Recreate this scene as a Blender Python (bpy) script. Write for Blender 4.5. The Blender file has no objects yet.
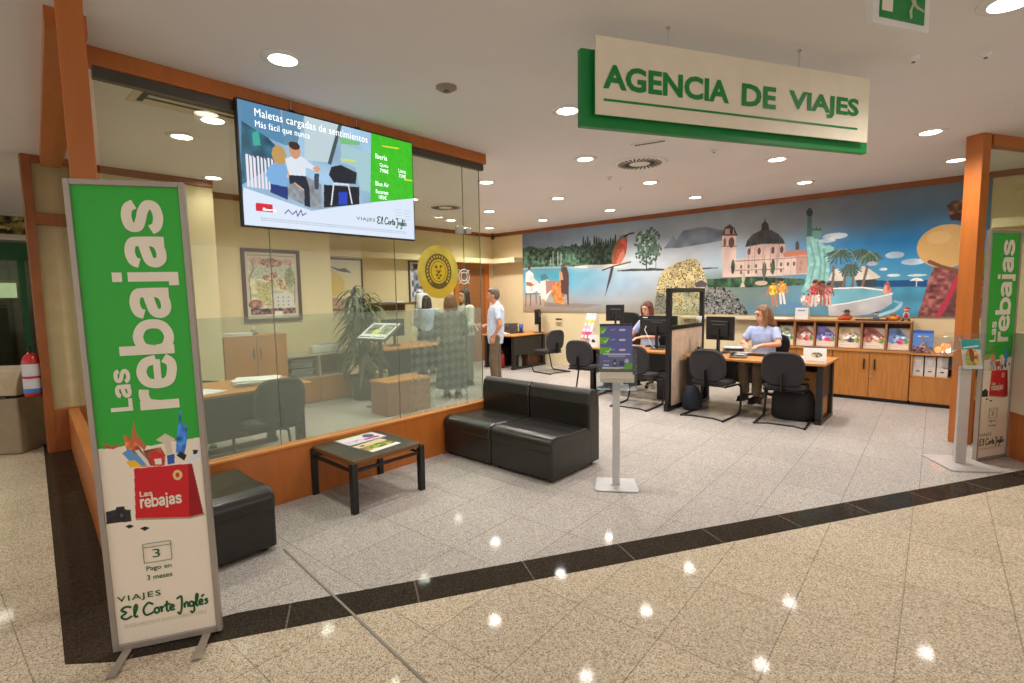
import bpy, math, random
import numpy as np
from math import sin, cos, pi, radians, sqrt
from mathutils import Vector, Matrix
C = bpy.context.scene.collection
SC = bpy.context.scene
random.seed(7)

# ---------------------------------------------------------------- materials
def lin(c):
    return tuple(((x/255)/12.92 if x/255 <= .04045 else ((x/255+.055)/1.055)**2.4) for x in c)
MATS = {}
def mat(name, rgb, rough=.5, metal=0., var=.06, scale=8., spec=.5, emit=0., bump=0., kind='noise', stretch=(1,1,1), rgb2=None, coat=0.):
    if name in MATS: return MATS[name]
    m = bpy.data.materials.new(name); m.use_nodes = True; nt = m.node_tree; N = nt.nodes; L = nt.links
    b = N['Principled BSDF']; b.inputs['Roughness'].default_value = rough; b.inputs['Metallic'].default_value = metal
    b.inputs['Specular IOR Level'].default_value = spec; b.inputs['Coat Weight'].default_value = coat
    c = lin(rgb); c2 = lin(rgb2) if rgb2 else tuple(x*(1-var*2.2) for x in c)
    tc = N.new('ShaderNodeTexCoord'); mp = N.new('ShaderNodeMapping'); mp.inputs['Scale'].default_value = stretch
    nz = N.new('ShaderNodeTexNoise'); nz.inputs['Scale'].default_value = scale; nz.inputs['Detail'].default_value = 4
    L.new(tc.outputs['Object'], mp.inputs['Vector']); L.new(mp.outputs['Vector'], nz.inputs['Vector'])
    cr = N.new('ShaderNodeValToRGB'); e = cr.color_ramp.elements
    e[0].position = .38; e[1].position = .62; e[0].color = (*c2, 1); e[1].color = (*c, 1)
    L.new(nz.outputs['Fac'], cr.inputs['Fac']); L.new(cr.outputs['Color'], b.inputs['Base Color'])
    if bump:
        bp = N.new('ShaderNodeBump'); bp.inputs['Strength'].default_value = bump; bp.inputs['Distance'].default_value = .004
        L.new(nz.outputs['Fac'], bp.inputs['Height']); L.new(bp.outputs['Normal'], b.inputs['Normal'])
    if emit:
        b.inputs['Emission Color'].default_value = (*c, 1); b.inputs['Emission Strength'].default_value = emit
    MATS[name] = m; return m
def attr_mat(name, rough=.45, emit=0., alpha=1., spec=.4):
    if name in MATS: return MATS[name]
    m = bpy.data.materials.new(name); m.use_nodes = True; nt = m.node_tree; N = nt.nodes; L = nt.links
    b = N['Principled BSDF']; b.inputs['Roughness'].default_value = rough; b.inputs['Specular IOR Level'].default_value = spec
    a = N.new('ShaderNodeAttribute'); a.attribute_name = 'paint'
    if emit:
        b.inputs['Base Color'].default_value = (.01, .01, .01, 1)
        L.new(a.outputs['Color'], b.inputs['Emission Color']); b.inputs['Emission Strength'].default_value = emit
    else:
        L.new(a.outputs['Color'], b.inputs['Base Color'])
    b.inputs['Alpha'].default_value = alpha
    MATS[name] = m; return m
def glass_mat(name, tint=(.93, .97, .94), refl=1., rough=0.):
    m = bpy.data.materials.new(name); m.use_nodes = True; nt = m.node_tree; N = nt.nodes; L = nt.links
    N.remove(N['Principled BSDF']); out = N['Material Output']
    t = N.new('ShaderNodeBsdfTransparent'); t.inputs['Color'].default_value = (*tint, 1)
    g = N.new('ShaderNodeBsdfGlossy'); g.inputs['Roughness'].default_value = rough; g.inputs['Color'].default_value = (refl, refl, refl, 1)
    lw = N.new('ShaderNodeLayerWeight'); lw.inputs['Blend'].default_value = .5
    pw = N.new('ShaderNodeMath'); pw.operation = 'POWER'; pw.inputs[1].default_value = 4.5; L.new(lw.outputs['Facing'], pw.inputs[0])
    fr = N.new('ShaderNodeMath'); fr.operation = 'MULTIPLY_ADD'; fr.inputs[1].default_value = .85; fr.inputs[2].default_value = .035; L.new(pw.outputs[0], fr.inputs[0])
    mx = N.new('ShaderNodeMixShader'); L.new(fr.outputs[0], mx.inputs[0]); L.new(t.outputs[0], mx.inputs[1]); L.new(g.outputs[0], mx.inputs[2])
    L.new(mx.outputs[0], out.inputs['Surface']); return m
def film_mat(name, lattice=False, amount=.42):
    m = bpy.data.materials.new(name); m.use_nodes = True; nt = m.node_tree; N = nt.nodes; L = nt.links
    N.remove(N['Principled BSDF']); out = N['Material Output']
    t = N.new('ShaderNodeBsdfTransparent'); t.inputs['Color'].default_value = (.90, .96, .92, 1)
    d = N.new('ShaderNodeBsdfDiffuse'); d.inputs['Color'].default_value = (*lin((172, 184, 170)), 1)
    mx = N.new('ShaderNodeMixShader'); mx.inputs[0].default_value = amount
    if lattice:
        tc = N.new('ShaderNodeTexCoord'); mp = N.new('ShaderNodeMapping')
        mp.inputs['Rotation'].default_value = (radians(45), 0, 0); mp.inputs['Scale'].default_value = (1, 1, 1)
        L.new(tc.outputs['Object'], mp.inputs['Vector'])
        sx = N.new('ShaderNodeSeparateXYZ'); L.new(mp.outputs[0], sx.inputs[0])
        outs = []
        for ax in ('Y', 'Z'):
            k = N.new('ShaderNodeMath'); k.operation = 'MULTIPLY'; k.inputs[1].default_value = 50.; L.new(sx.outputs[ax], k.inputs[0])
            s = N.new('ShaderNodeMath'); s.operation = 'SINE'; L.new(k.outputs[0], s.inputs[0]); outs.append(s)
        a = N.new('ShaderNodeMath'); a.operation = 'MULTIPLY'; L.new(outs[0].outputs[0], a.inputs[0]); L.new(outs[1].outputs[0], a.inputs[1])
        mr = N.new('ShaderNodeMapRange'); mr.inputs['From Min'].default_value = -.5; mr.inputs['From Max'].default_value = .5
        mr.inputs['To Min'].default_value = amount-.08; mr.inputs['To Max'].default_value = amount+.07
        L.new(a.outputs[0], mr.inputs['Value']); L.new(mr.outputs[0], mx.inputs[0])
    L.new(t.outputs[0], mx.inputs[1]); L.new(d.outputs[0], mx.inputs[2]); L.new(mx.outputs[0], out.inputs['Surface']); return m
def granite_mat(name, base, dark, light, scale, rough, sx=.46, sy=.62, ox=0., oy=0., rot=0., seam=.6, spec=.02, mort=.0032):
    m = bpy.data.materials.new(name); m.use_nodes = True; nt = m.node_tree; N = nt.nodes; L = nt.links
    b = N['Principled BSDF']; b.inputs['Roughness'].default_value = rough; b.inputs['Specular IOR Level'].default_value = spec
    tc = N.new('ShaderNodeTexCoord'); vo = N.new('ShaderNodeTexVoronoi'); vo.inputs['Scale'].default_value = scale
    L.new(tc.outputs['Object'], vo.inputs['Vector'])
    sep = N.new('ShaderNodeSeparateColor'); L.new(vo.outputs['Color'], sep.inputs[0])
    cr = N.new('ShaderNodeValToRGB'); cr.color_ramp.interpolation = 'CONSTANT'
    el = cr.color_ramp.elements; el[0].position = 0; el[0].color = (*lin(dark), 1); el[1].position = .13; el[1].color = (*lin(base), 1)
    e = el.new(.52); e.color = (*lin(tuple(min(255, int(x*1.09)) for x in base)), 1)
    e = el.new(.72); e.color = (*lin(tuple(int(x*.84) for x in base)), 1)
    e = el.new(.86); e.color = (*lin(light), 1)
    L.new(sep.outputs[0], cr.inputs['Fac'])
    nz = N.new('ShaderNodeTexNoise'); nz.inputs['Scale'].default_value = 1.3; nz.inputs['Detail'].default_value = 6
    L.new(tc.outputs['Object'], nz.inputs['Vector'])
    mr = N.new('ShaderNodeMapRange'); mr.inputs['To Min'].default_value = .88; mr.inputs['To Max'].default_value = 1.1; L.new(nz.outputs['Fac'], mr.inputs['Value'])
    mu = N.new('ShaderNodeMix'); mu.data_type = 'RGBA'; mu.blend_type = 'MULTIPLY'; mu.inputs[0].default_value = 1.
    L.new(cr.outputs['Color'], mu.inputs[6]); L.new(mr.outputs[0], mu.inputs[7])
    mp = N.new('ShaderNodeMapping'); mp.inputs['Location'].default_value = (ox, oy, 0); mp.inputs['Rotation'].default_value = (0, 0, rot)
    L.new(tc.outputs['Object'], mp.inputs['Vector'])
    br = N.new('ShaderNodeTexBrick'); br.offset = 0.; br.inputs['Scale'].default_value = 1.; br.inputs['Brick Width'].default_value = sx; br.inputs['Row Height'].default_value = sy
    br.inputs['Mortar Size'].default_value = mort; br.inputs['Mortar Smooth'].default_value = .2
    br.inputs['Color1'].default_value = (1, 1, 1, 1); br.inputs['Color2'].default_value = (.93, .93, .93, 1); br.inputs['Mortar'].default_value = (seam, seam, seam, 1)
    L.new(mp.outputs[0], br.inputs['Vector'])
    m2 = N.new('ShaderNodeMix'); m2.data_type = 'RGBA'; m2.blend_type = 'MULTIPLY'; m2.inputs[0].default_value = 1.
    L.new(mu.outputs[2], m2.inputs[6]); L.new(br.outputs['Color'], m2.inputs[7]); L.new(m2.outputs[2], b.inputs['Base Color'])
    return m

M_ORANGE = mat('orange_wood', (184, 105, 42), .38, var=.05, scale=3, stretch=(6, 6, .6), coat=.15)
M_ORANGE_DK = mat('orange_wood_dark', (150, 84, 40), .42, var=.07, scale=3, stretch=(2, 2, 2))
M_BEECH = mat('beech_laminate', (196, 132, 66), .4, var=.07, scale=4, stretch=(1, 6, 8))
M_BEECHV = mat('beech_doors', (190, 124, 58), .4, var=.08, scale=4, stretch=(9, 9, .8))
M_CUBBY = mat('cubby_laminate', (158, 106, 66), .5, var=.08, scale=4, stretch=(2, 6, 6))
M_CREAM = mat('cream_paint', (226, 208, 166), .75, var=.02, scale=2)
M_CREAM2 = mat('cream_panel', (214, 200, 176), .6, var=.02, scale=2)
M_CEIL = mat('ceiling_paint', (228, 225, 226), .85, var=.015, scale=1.2)
M_LEATHER = mat('black_leather', (37, 34, 31), .30, var=.1, scale=14, bump=.25, coat=.12)
M_BLACK = mat('black_metal', (24, 23, 24), .4, var=.05)
M_BLACKP = mat('black_plastic', (30, 29, 31), .42, var=.05)
M_TABLETOP = mat('table_top_grey', (66, 66, 60), .3, var=.06, scale=20)
M_FABRIC = mat('charcoal_fabric', (54, 52, 55), .92, var=.12, scale=160, bump=.2)
M_ALU = mat('brushed_aluminium', (196, 190, 184), .35, .75, var=.03)
M_GREYFR = mat('grey_frame', (162, 152, 142), .4, .3, var=.03)
M_STEEL = mat('stand_steel', (205, 203, 202), .35, .35, var=.03)
M_WHITE = mat('white_plastic', (226, 224, 220), .5, var=.02)
M_PAPER = mat('white_paper', (232, 230, 228), .7, var=.03)
M_GREEN = mat('sign_green', (10, 132, 58), .4, var=.04)
M_GREENB = mat('banner_green', (36, 148, 44), .5, var=.03)
M_LETTER = mat('letter_white', (232, 222, 205), .6, var=.02)
M_DKGREEN = mat('letter_green', (22, 92, 42), .6, var=.03)
M_SIGNW = mat('sign_white', (232, 222, 200), .5, var=.02)
M_ACRYL = glass_mat('clear_acrylic', (.93, .95, .96), 1., .03)
M_GLASS = glass_mat('window_glass', (.88, .92, .86), 1., 0.)
M_FILM = film_mat('frosted_film_material', amount=.36)
M_FILML = film_mat('lattice_film_material', True, .42)
M_SKIN = mat('skin', (214, 160, 128), .55, var=.04)
M_SHIRT = mat('light_blue_shirt', (178, 196, 226), .8, var=.06, scale=22)
M_KHAKI = mat('khaki_trousers', (122, 108, 88), .85, var=.07, scale=12)
M_TAN = mat('tan_trousers', (150, 134, 108), .85, var=.07, scale=12)
M_SHOE = mat('dark_shoe', (38, 30, 28), .5)
M_LENS = bpy.data.materials.new('lamp_lens'); M_LENS.use_nodes = True
_b = M_LENS.node_tree.nodes['Principled BSDF']; _b.inputs['Emission Color'].default_value = (1, .95, .85, 1); _b.inputs['Emission Strength'].default_value = 5.
def flat(rgb, rough=.6, **k):
    return mat('tone_%d_%d_%d' % tuple(rgb), rgb, rough, **k)

# ---------------------------------------------------------------- mesh builder
def frame_from(d):
    d = Vector(d).normalized(); a = Vector((0, 0, 1)) if abs(d.z) < .95 else Vector((1, 0, 0))
    x = a.cross(d).normalized(); return x, d.cross(x).normalized(), d
class MB:
    def __init__(s): s.v = []; s.f = []; s.sm = []
    def add(s, v, f, sm=False):
        n = len(s.v); s.v += [tuple(p) for p in v]; s.f += [tuple(i+n for i in q) for q in f]; s.sm += [sm]*len(f); return s
    def mm(s, x0, x1, y0, y1, z0, z1):
        return s.add([(x, y, z) for z in (z0, z1) for y in (y0, y1) for x in (x0, x1)],
                     [(0, 2, 3, 1), (4, 5, 7, 6), (0, 1, 5, 4), (2, 6, 7, 3), (0, 4, 6, 2), (1, 3, 7, 5)])
    def box(s, c, d, M=None, rz=0.):
        hx, hy, hz = d[0]/2, d[1]/2, d[2]/2
        R = M if M else Matrix.Rotation(rz, 3, 'Z')
        v = [Vector(c)+R @ Vector((x, y, z)) for z in (-hz, hz) for y in (-hy, hy) for x in (-hx, hx)]
        return s.add(v, [(0, 2, 3, 1), (4, 5, 7, 6), (0, 1, 5, 4), (2, 6, 7, 3), (0, 4, 6, 2), (1, 3, 7, 5)])
    def bar(s, a, b, w, h):
        a = Vector(a); b = Vector(b); x, y, d = frame_from(b-a)
        v = [p+x*(i*w/2)+y*(j*h/2) for p in (a, b) for i, j in ((-1, -1), (1, -1), (1, 1), (-1, 1))]
        return s.add(v, [(3, 2, 1, 0), (4, 5, 6, 7), (0, 1, 5, 4), (1, 2, 6, 5), (2, 3, 7, 6), (3, 0, 4, 7)])
    def cyl(s, a, b, r0, r1=None, n=16, ell=1.):
        r1 = r0 if r1 is None else r1; a = Vector(a); b = Vector(b); x, y, d = frame_from(b-a); v = []
        for p, r in ((a, r0), (b, r1)):
            v += [p+x*r*cos(2*pi*i/n)+y*r*ell*sin(2*pi*i/n) for i in range(n)]
        s.add(v, [(i, (i+1) % n, (i+1) % n+n, i+n) for i in range(n)], True)
        return s.add(v, [tuple(range(n))[::-1], tuple(range(n, 2*n))])
    def tube(s, pts, r, n=8):
        P = [Vector(p) for p in pts]; v = []; f = []; px = None
        for i, p in enumerate(P):
            d = (P[min(i+1, len(P)-1)]-P[max(i-1, 0)]).normalized()
            if px is None: x, y, _ = frame_from(d)
            else:
                x = (px-d*px.dot(d)); x = x.normalized() if x.length > 1e-6 else frame_from(d)[0]; y = d.cross(x)
            px = x; rr = r[i] if isinstance(r, (list, tuple)) else r
            v += [p+x*rr*cos(2*pi*k/n)+y*rr*sin(2*pi*k/n) for k in range(n)]
        for i in range(len(P)-1):
            f += [(i*n+k, i*n+(k+1) % n, (i+1)*n+(k+1) % n, (i+1)*n+k) for k in range(n)]
        s.add(v, f, True); return s.add(v, [tuple(range(n))[::-1], tuple(range(len(v)-n, len(v)))])
    def lathe(s, prof, c=(0, 0, 0), n=24):
        v = []; m = len(prof)
        for i in range(n):
            a = 2*pi*i/n; v += [(c[0]+r*cos(a), c[1]+r*sin(a), c[2]+z) for r, z in prof]
        f = [(i*m+k, ((i+1) % n)*m+k, ((i+1) % n)*m+k+1, i*m+k+1) for i in range(n) for k in range(m-1)]
        return s.add(v, f, True)
    def prism(s, pts, fn, d0, d1):
        # pts: 2D outline, fn(u, v, d) -> 3D point
        n = len(pts); v = [fn(u, w, d0) for u, w in pts]+[fn(u, w, d1) for u, w in pts]
        return s.add(v, [tuple(range(n))[::-1], tuple(range(n, 2*n))]+[(i, (i+1) % n, (i+1) % n+n, i+n) for i in range(n)])
    def ell(s, c, r, nu=16, nv=10, M=None):
        v = []; c = Vector(c)
        for j in range(1, nv):
            t = pi*j/nv
            for i in range(nu):
                a = 2*pi*i/nu; p = Vector((r[0]*sin(t)*cos(a), r[1]*sin(t)*sin(a), r[2]*cos(t))); v.append(c+(M @ p if M else p))
        top = len(v); p = Vector((0, 0, r[2])); v.append(c+(M @ p if M else p)); v.append(c-(M @ p if M else p))
        f = [(j*nu+i, (j+1)*nu+i, (j+1)*nu+(i+1) % nu, j*nu+(i+1) % nu) for j in range(nv-2) for i in range(nu)]
        f += [(top, i, (i+1) % nu) for i in range(nu)]+[(top+1, (nv-2)*nu+(i+1) % nu, (nv-2)*nu+i) for i in range(nu)]
        return s.add(v, f, True)
    def rings(s, R, n=20):
        # R: list of (center, rx vector, ry vector) -> lofted closed body
        v = []
        for c, a, b in R:
            c = Vector(c); a = Vector(a); b = Vector(b); v += [c+a*cos(2*pi*k/n)+b*sin(2*pi*k/n) for k in range(n)]
        f = [(i*n+k, i*n+(k+1) % n, (i+1)*n+(k+1) % n, (i+1)*n+k) for i in range(len(R)-1) for k in range(n)]
        f += [tuple(range(n))[::-1], tuple(range(len(v)-n, len(v)))]
        return s.add(v, f, True)
    def mesh(s, name):
        me = bpy.data.meshes.new(name); me.from_pydata(s.v, [], s.f); me.polygons.foreach_set('use_smooth', s.sm); me.update(); return me
    def build(s, name, m, parent=None, bevel=0., seg=2, sub=0):
        o = bpy.data.objects.new(name, s.mesh(name)); C.objects.link(o); o.data.materials.append(m)
        if parent: o.parent = parent
        if bevel:
            b = o.modifiers.new('bevel', 'BEVEL'); b.width = bevel; b.segments = seg; b.limit_method = 'ANGLE'; b.angle_limit = radians(35)
        if sub:
            q = o.modifiers.new('sub', 'SUBSURF'); q.levels = sub; q.render_levels = sub
        return o
def tag(o, label, cat, group=None):
    o['label'] = label; o['category'] = cat
    if group: o['group'] = group
    return o
def thing(name, label, cat, loc=(0, 0, 0), rz=0., group=None):
    o = bpy.data.objects.new(name, None); o.empty_display_size = .1; C.objects.link(o)
    o.location = loc; o.rotation_euler = (0, 0, rz); return tag(o, label, cat, group)
def struct(name, mb, m, parent=None, bevel=0.):
    o = mb.build(name, m, parent, bevel)
    if parent is None: o['kind'] = 'structure'
    return o
def dup(root, loc, rz=0., label=None, group=None):
    r = root.copy(); C.objects.link(r); r.location = loc; r.rotation_euler = (0, 0, rz)
    if label: r['label'] = label
    if group: r['group'] = group
    def rec(src, dst):
        for ch in list(src.children):
            c = ch.copy(); C.objects.link(c); c.parent = dst; rec(ch, c)
    rec(root, r); return r
def baked(o, mods=True):
    bpy.context.view_layer.update()
    dg = bpy.context.evaluated_depsgraph_get(); ev = o.evaluated_get(dg)
    me = bpy.data.meshes.new_from_object(ev); return me
def remesh(mb, name, m, parent, vox=.012, smooth=4):
    o = bpy.data.objects.new('tmp', mb.mesh('tmp')); C.objects.link(o)
    r = o.modifiers.new('r', 'REMESH'); r.mode = 'VOXEL'; r.voxel_size = vox; r.use_smooth_shade = True
    if smooth:
        s = o.modifiers.new('s', 'SMOOTH'); s.factor = .5; s.iterations = smooth
    me = baked(o); me.name = name; bpy.data.objects.remove(o)
    me.materials.clear(); me.materials.append(m)
    for p in me.polygons: p.use_smooth = True
    q = bpy.data.objects.new(name, me); C.objects.link(q); q.parent = parent; return q

# ---------------------------------------------------------------- lettering
_font_cache = {}
def text_mesh(s, bold=.0, shear=0., spacing=1.):
    k = (s, bold, shear, spacing)
    if k in _font_cache: return _font_cache[k]
    cu = bpy.data.curves.new('t', 'FONT'); cu.body = s; cu.size = 1.; cu.offset = bold; cu.shear = shear; cu.space_character = spacing
    cu.extrude = 0.; cu.resolution_u = 3
    o = bpy.data.objects.new('t', cu); C.objects.link(o); me = baked(o); bpy.data.objects.remove(o)
    v = np.array([tuple(p.co) for p in me.vertices]); f = [tuple(p.vertices) for p in me.polygons]
    _font_cache[k] = (v, f); return v, f
def put_text(mb, s, fn, u0, u1, v0, v1, bold=.015, rot=False, shear=0., spacing=1., d=.002):
    # fit the glyphs' bounding box in the rectangle u0..u1, v0..v1 of a plane fn(u, v, d)
    v, f = text_mesh(s, bold, shear, spacing)
    a = v.min(0); b = v.max(0); t = (v-a)/np.maximum(b-a, 1e-6)
    if rot: uv = [(u1-p[1]*(u1-u0), v0+p[0]*(v1-v0)) for p in t]      # reads upwards
    else: uv = [(u0+p[0]*(u1-u0), v0+p[1]*(v1-v0)) for p in t]
    mb.add([fn(x, y, d) for x, y in uv], f)
    return mb
def letters(name, items, fn, m, parent):
    for it in items:
        s, u0, u1, v0, v1 = it[:5]; kw = it[5] if len(it) > 5 else {}
        mb = MB(); put_script(mb, fn, u0, u1, v0, v1, **kw) if s == '@' else put_text(mb, s, fn, u0, u1, v0, v1, **kw); mb.build(name, m, parent)
def spline(pts, n=5):
    P = [Vector((p[0], p[1])) for p in pts]
    if len(P) < 3: return P
    out = []
    for i in range(len(P)-1):
        p0 = P[max(i-1, 0)]; p1 = P[i]; p2 = P[i+1]; p3 = P[min(i+2, len(P)-1)]
        for k in range(n):
            t = k/n; out.append(.5*((2*p1)+(p2-p0)*t+(2*p0-5*p1+4*p2-p3)*t*t+(3*p1-p0-3*p2+p3)*t**3))
    out.append(P[-1]); return out
def circ(cx, cy, r, rr=None, n=10):
    rr = rr or r; return [(cx+r*cos(2*pi*i/n), cy+rr*sin(2*pi*i/n)) for i in range(n+1)]
GL = {'r': (.60, [[(.15, 0), (.15, 1)], [(.15, .5), (.22, .78), (.40, .88), (.60, .87)]]),
      'e': (.96, [[(.86, .30), (.72, .13), (.48, .12), (.22, .22), (.14, .5), (.22, .78), (.48, .89), (.74, .78), (.83, .5)], [(.15, .49), (.83, .49)]]),
      'b': (1.0, [[(.14, 0), (.14, 1.38)], [(.14, .5), (.22, .78), (.5, .89), (.78, .76), (.86, .5), (.78, .24), (.5, .11), (.22, .22), (.14, .5)]]),
      'a': (.93, [[(.13, .68), (.2, .82), (.44, .89), (.68, .82), (.72, .62), (.72, .02)], [(.72, .56), (.45, .50), (.2, .42), (.14, .26), (.24, .13), (.45, .12), (.64, .2), (.72, .36)]]),
      'j': (.46, [[(.22, 1), (.22, -.25)], [(.34, -.14), (-.02, -.14)], [(.22, 1.14), (.22, 1.38)]]),
      's': (.90, [[(.78, .68), (.68, .84), (.44, .89), (.2, .82), (.18, .64), (.36, .55), (.6, .48), (.76, .36), (.72, .19), (.46, .11), (.2, .17), (.10, .32)]]),
      'L': (.86, [[(.15, 0), (.15, 1.38)], [(.15, .13), (.82, .13)]])}
def bold_word(word, fn, u0, v0, size, length, rot=False, wd=.255, d=.002):
    # heavy grotesque lettering built from broad strokes; size = x-height, length = run of the word
    mb = MB(); tot = sum(GL[c][0] for c in word); k = length/tot; x = 0.; n_ = 0
    for c in word:
        for st in GL[c][1]:
            P = spline(st, 6) if len(st) > 2 else [Vector(p) for p in st]; w = wd if not (c == 'e' and len(st) == 2) else wd*.72; n_ += 1; Lf = []; Rt = []
            for i, p in enumerate(P):
                t = (P[min(i+1, len(P)-1)]-P[max(i-1, 0)]).normalized(); q = Vector((-t.y, t.x))*w/2; Lf.append(p+q); Rt.append(p-q)
            T = lambda p: fn(u0-p.y*size, v0+(x+p.x)*k, d+n_*.00005) if rot else fn(u0+(x+p.x)*k, v0+p.y*size, d+n_*.00005)
            m = len(P); mb.add([T(p) for p in Lf]+[T(p) for p in Rt], [(i+m, i+1+m, i+1, i) for i in range(m-1)])
        x += GL[c][0]
    return mb
SCRIPT = [[(.95, 1.0), (.5, 1.12), (.12, .85), (.5, .6), (.08, .3), (.4, 0), (.95, .2)], [(1.1, .15), (1.4, .85), (1.33, 1.15), (1.17, .8), (1.17, .12), (1.45, .08)],
          [(2.75, .9), (2.35, 1.12), (1.92, .6), (2.1, .05), (2.75, .2)], circ(3.02, .3, .2, .24), [(3.28, .5), (3.42, .5), (3.42, .05)], [(3.42, .3), (3.52, .5), (3.68, .5)],
          [(3.92, 1.0), (3.86, .15), (4.08, .05)], [(3.68, .62), (4.2, .68)], [(4.2, .28), (4.46, .36), (4.36, .55), (4.2, .45), (4.18, .12), (4.55, .1)],
          [(4.75, 1.0), (5.1, 1.18), (5.2, 1.0), (5.12, .1), (4.95, -.42), (4.75, -.2)], [(5.4, .05), (5.4, .5)], [(5.4, .35), (5.58, .55), (5.7, .4), (5.7, .05)],
          circ(6.0, .3, .18, .22), [(6.2, .5), (6.2, -.3), (6.0, -.5), (5.85, -.32)], [(6.35, .12), (6.6, .9), (6.54, 1.14), (6.42, .8), (6.44, .1), (6.6, .05)],
          [(6.72, .28), (6.98, .36), (6.88, .55), (6.72, .45), (6.7, .12), (7.05, .1)], [(6.9, .78), (7.15, 1.0)], [(7.45, .5), (7.22, .46), (7.4, .22), (7.15, .05)]]
def put_script(mb, fn, u0, u1, v0, v1, w=.10, d=.002):
    for st in SCRIPT:
        P = spline(st); L = []; R = []
        for i, p in enumerate(P):
            t = (P[min(i+1, len(P)-1)]-P[max(i-1, 0)]); t = t.normalized() if t.length > 0 else Vector((1, 0)); q = Vector((-t.y, t.x))*w/2
            L.append(p+q); R.append(p-q)
        n = len(P); T = lambda p: fn(u0+(p.x+.0)/7.5*(u1-u0), v0+(p.y+.5)/1.7*(v1-v0), d)
        mb.add([T(p) for p in L]+[T(p) for p in R], [(i+n, i+1+n, i+1, i) for i in range(n-1)])
    return mb

# ---------------------------------------------------------------- painted panels
def vnoise(h, w, cy, cx, seed):
    r = np.random.RandomState(seed).rand(cy+2, cx+2)
    y = np.linspace(0, cy, h); x = np.linspace(0, cx, w); yi = y.astype(int); xi = x.astype(int)
    fy = (y-yi)[:, None]; fx = (x-xi)[None, :]; fy = fy*fy*(3-2*fy); fx = fx*fx*(3-2*fx)
    a = r[np.ix_(yi, xi)]; b = r[np.ix_(yi, xi+1)]; c = r[np.ix_(yi+1, xi)]; d = r[np.ix_(yi+1, xi+1)]
    return (a*(1-fx)+b*fx)*(1-fy)+(c*(1-fx)+d*fx)*fy
class Canvas:
    def __init__(s, W, H, nx, bg=(255, 255, 255)):
        s.W, s.H = W, H; s.nx = nx; s.ny = max(2, int(round(nx*H/W)))
        s.a = np.empty((s.ny+1, s.nx+1, 3)); s.a[:] = bg
        s.X, s.Y = np.meshgrid(np.linspace(0, W, s.nx+1), np.linspace(0, H, s.ny+1))
    def put(s, mask, col, alpha=1., noise=0., seed=1, cell=None):
        col = np.array(col, float)
        if noise:
            c = cell or s.W/60; n = vnoise(s.ny+1, s.nx+1, max(2, int(s.H/c)), max(2, int(s.W/c)), seed)-.5
            n2 = np.random.RandomState(seed).rand(s.ny+1, s.nx+1)-.5
            f = np.clip(1+noise*(n*1.6+n2*.6), 0, 3)[..., None]; src = np.clip(col*f, 0, 255)
        else: src = np.broadcast_to(col, s.a.shape)
        m = (mask.astype(float)*alpha)[..., None]; s.a = s.a*(1-m)+src*m
    def inpoly(s, pts):
        m = np.zeros(s.X.shape, bool); n = len(pts)
        for i in range(n):
            x0, y0 = pts[i]; x1, y1 = pts[(i+1) % n]
            if y0 == y1: continue
            c = ((s.Y >= min(y0, y1)) & (s.Y < max(y0, y1))) & (s.X < (x1-x0)*(s.Y-y0)/(y1-y0)+x0); m ^= c
        return m
    def poly(s, pts, col, **k): s.put(s.inpoly(pts), col, **k)
    def ell(s, c, rx, ry, col, **k): s.put(((s.X-c[0])/rx)**2+((s.Y-c[1])/ry)**2 < 1, col, **k)
    def rect(s, x0, x1, y0, y1, col, **k): s.put((s.X >= x0) & (s.X <= x1) & (s.Y >= y0) & (s.Y <= y1), col, **k)
    def line(s, pts, w, col, **k):
        m = np.zeros(s.X.shape, bool)
        for (x0, y0), (x1, y1) in zip(pts[:-1], pts[1:]):
            dx, dy = x1-x0, y1-y0; t = np.clip(((s.X-x0)*dx+(s.Y-y0)*dy)/max(dx*dx+dy*dy, 1e-9), 0, 1)
            m |= (s.X-x0-t*dx)**2+(s.Y-y0-t*dy)**2 < (w/2)**2
        s.put(m, col, **k)
    def blobs(s, mask, n, r, cols, seed=3):
        rs = np.random.RandomState(seed); ys, xs = np.nonzero(mask)
        if len(ys) == 0: return
        for _ in range(n):
            i = rs.randint(len(ys)); c = cols[rs.randint(len(cols))]
            s.put(mask & (((s.X-s.X[0, xs[i]])/r)**2+((s.Y-s.Y[ys[i], 0])/r)**2 < 1), c)
    def to_mesh(s, name, m, parent, fn):
        nx, ny = s.nx+1, s.ny+1
        P = [fn(x, y, 0.) for x, y in zip(s.X.ravel(), s.Y.ravel())]
        i = (np.arange(ny-1)[:, None]*nx+np.arange(nx-1)[None, :]).ravel()
        F = np.stack([i, i+1, i+1+nx, i+nx], 1)
        me = bpy.data.meshes.new(name); me.from_pydata(P, [], F.tolist()); me.update()
        a = s.a.reshape(-1, 3)/255.; l = np.where(a <= .04045, a/12.92, ((a+.055)/1.055)**2.4)
        at = me.color_attributes.new('paint', 'FLOAT_COLOR', 'POINT')
        at.data.foreach_set('color', np.concatenate([l, np.ones((len(l), 1))], 1).astype(np.float32).ravel())
        me.materials.append(m); o = bpy.data.objects.new(name, me); C.objects.link(o)
        if parent: o.parent = parent
        return o
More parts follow.
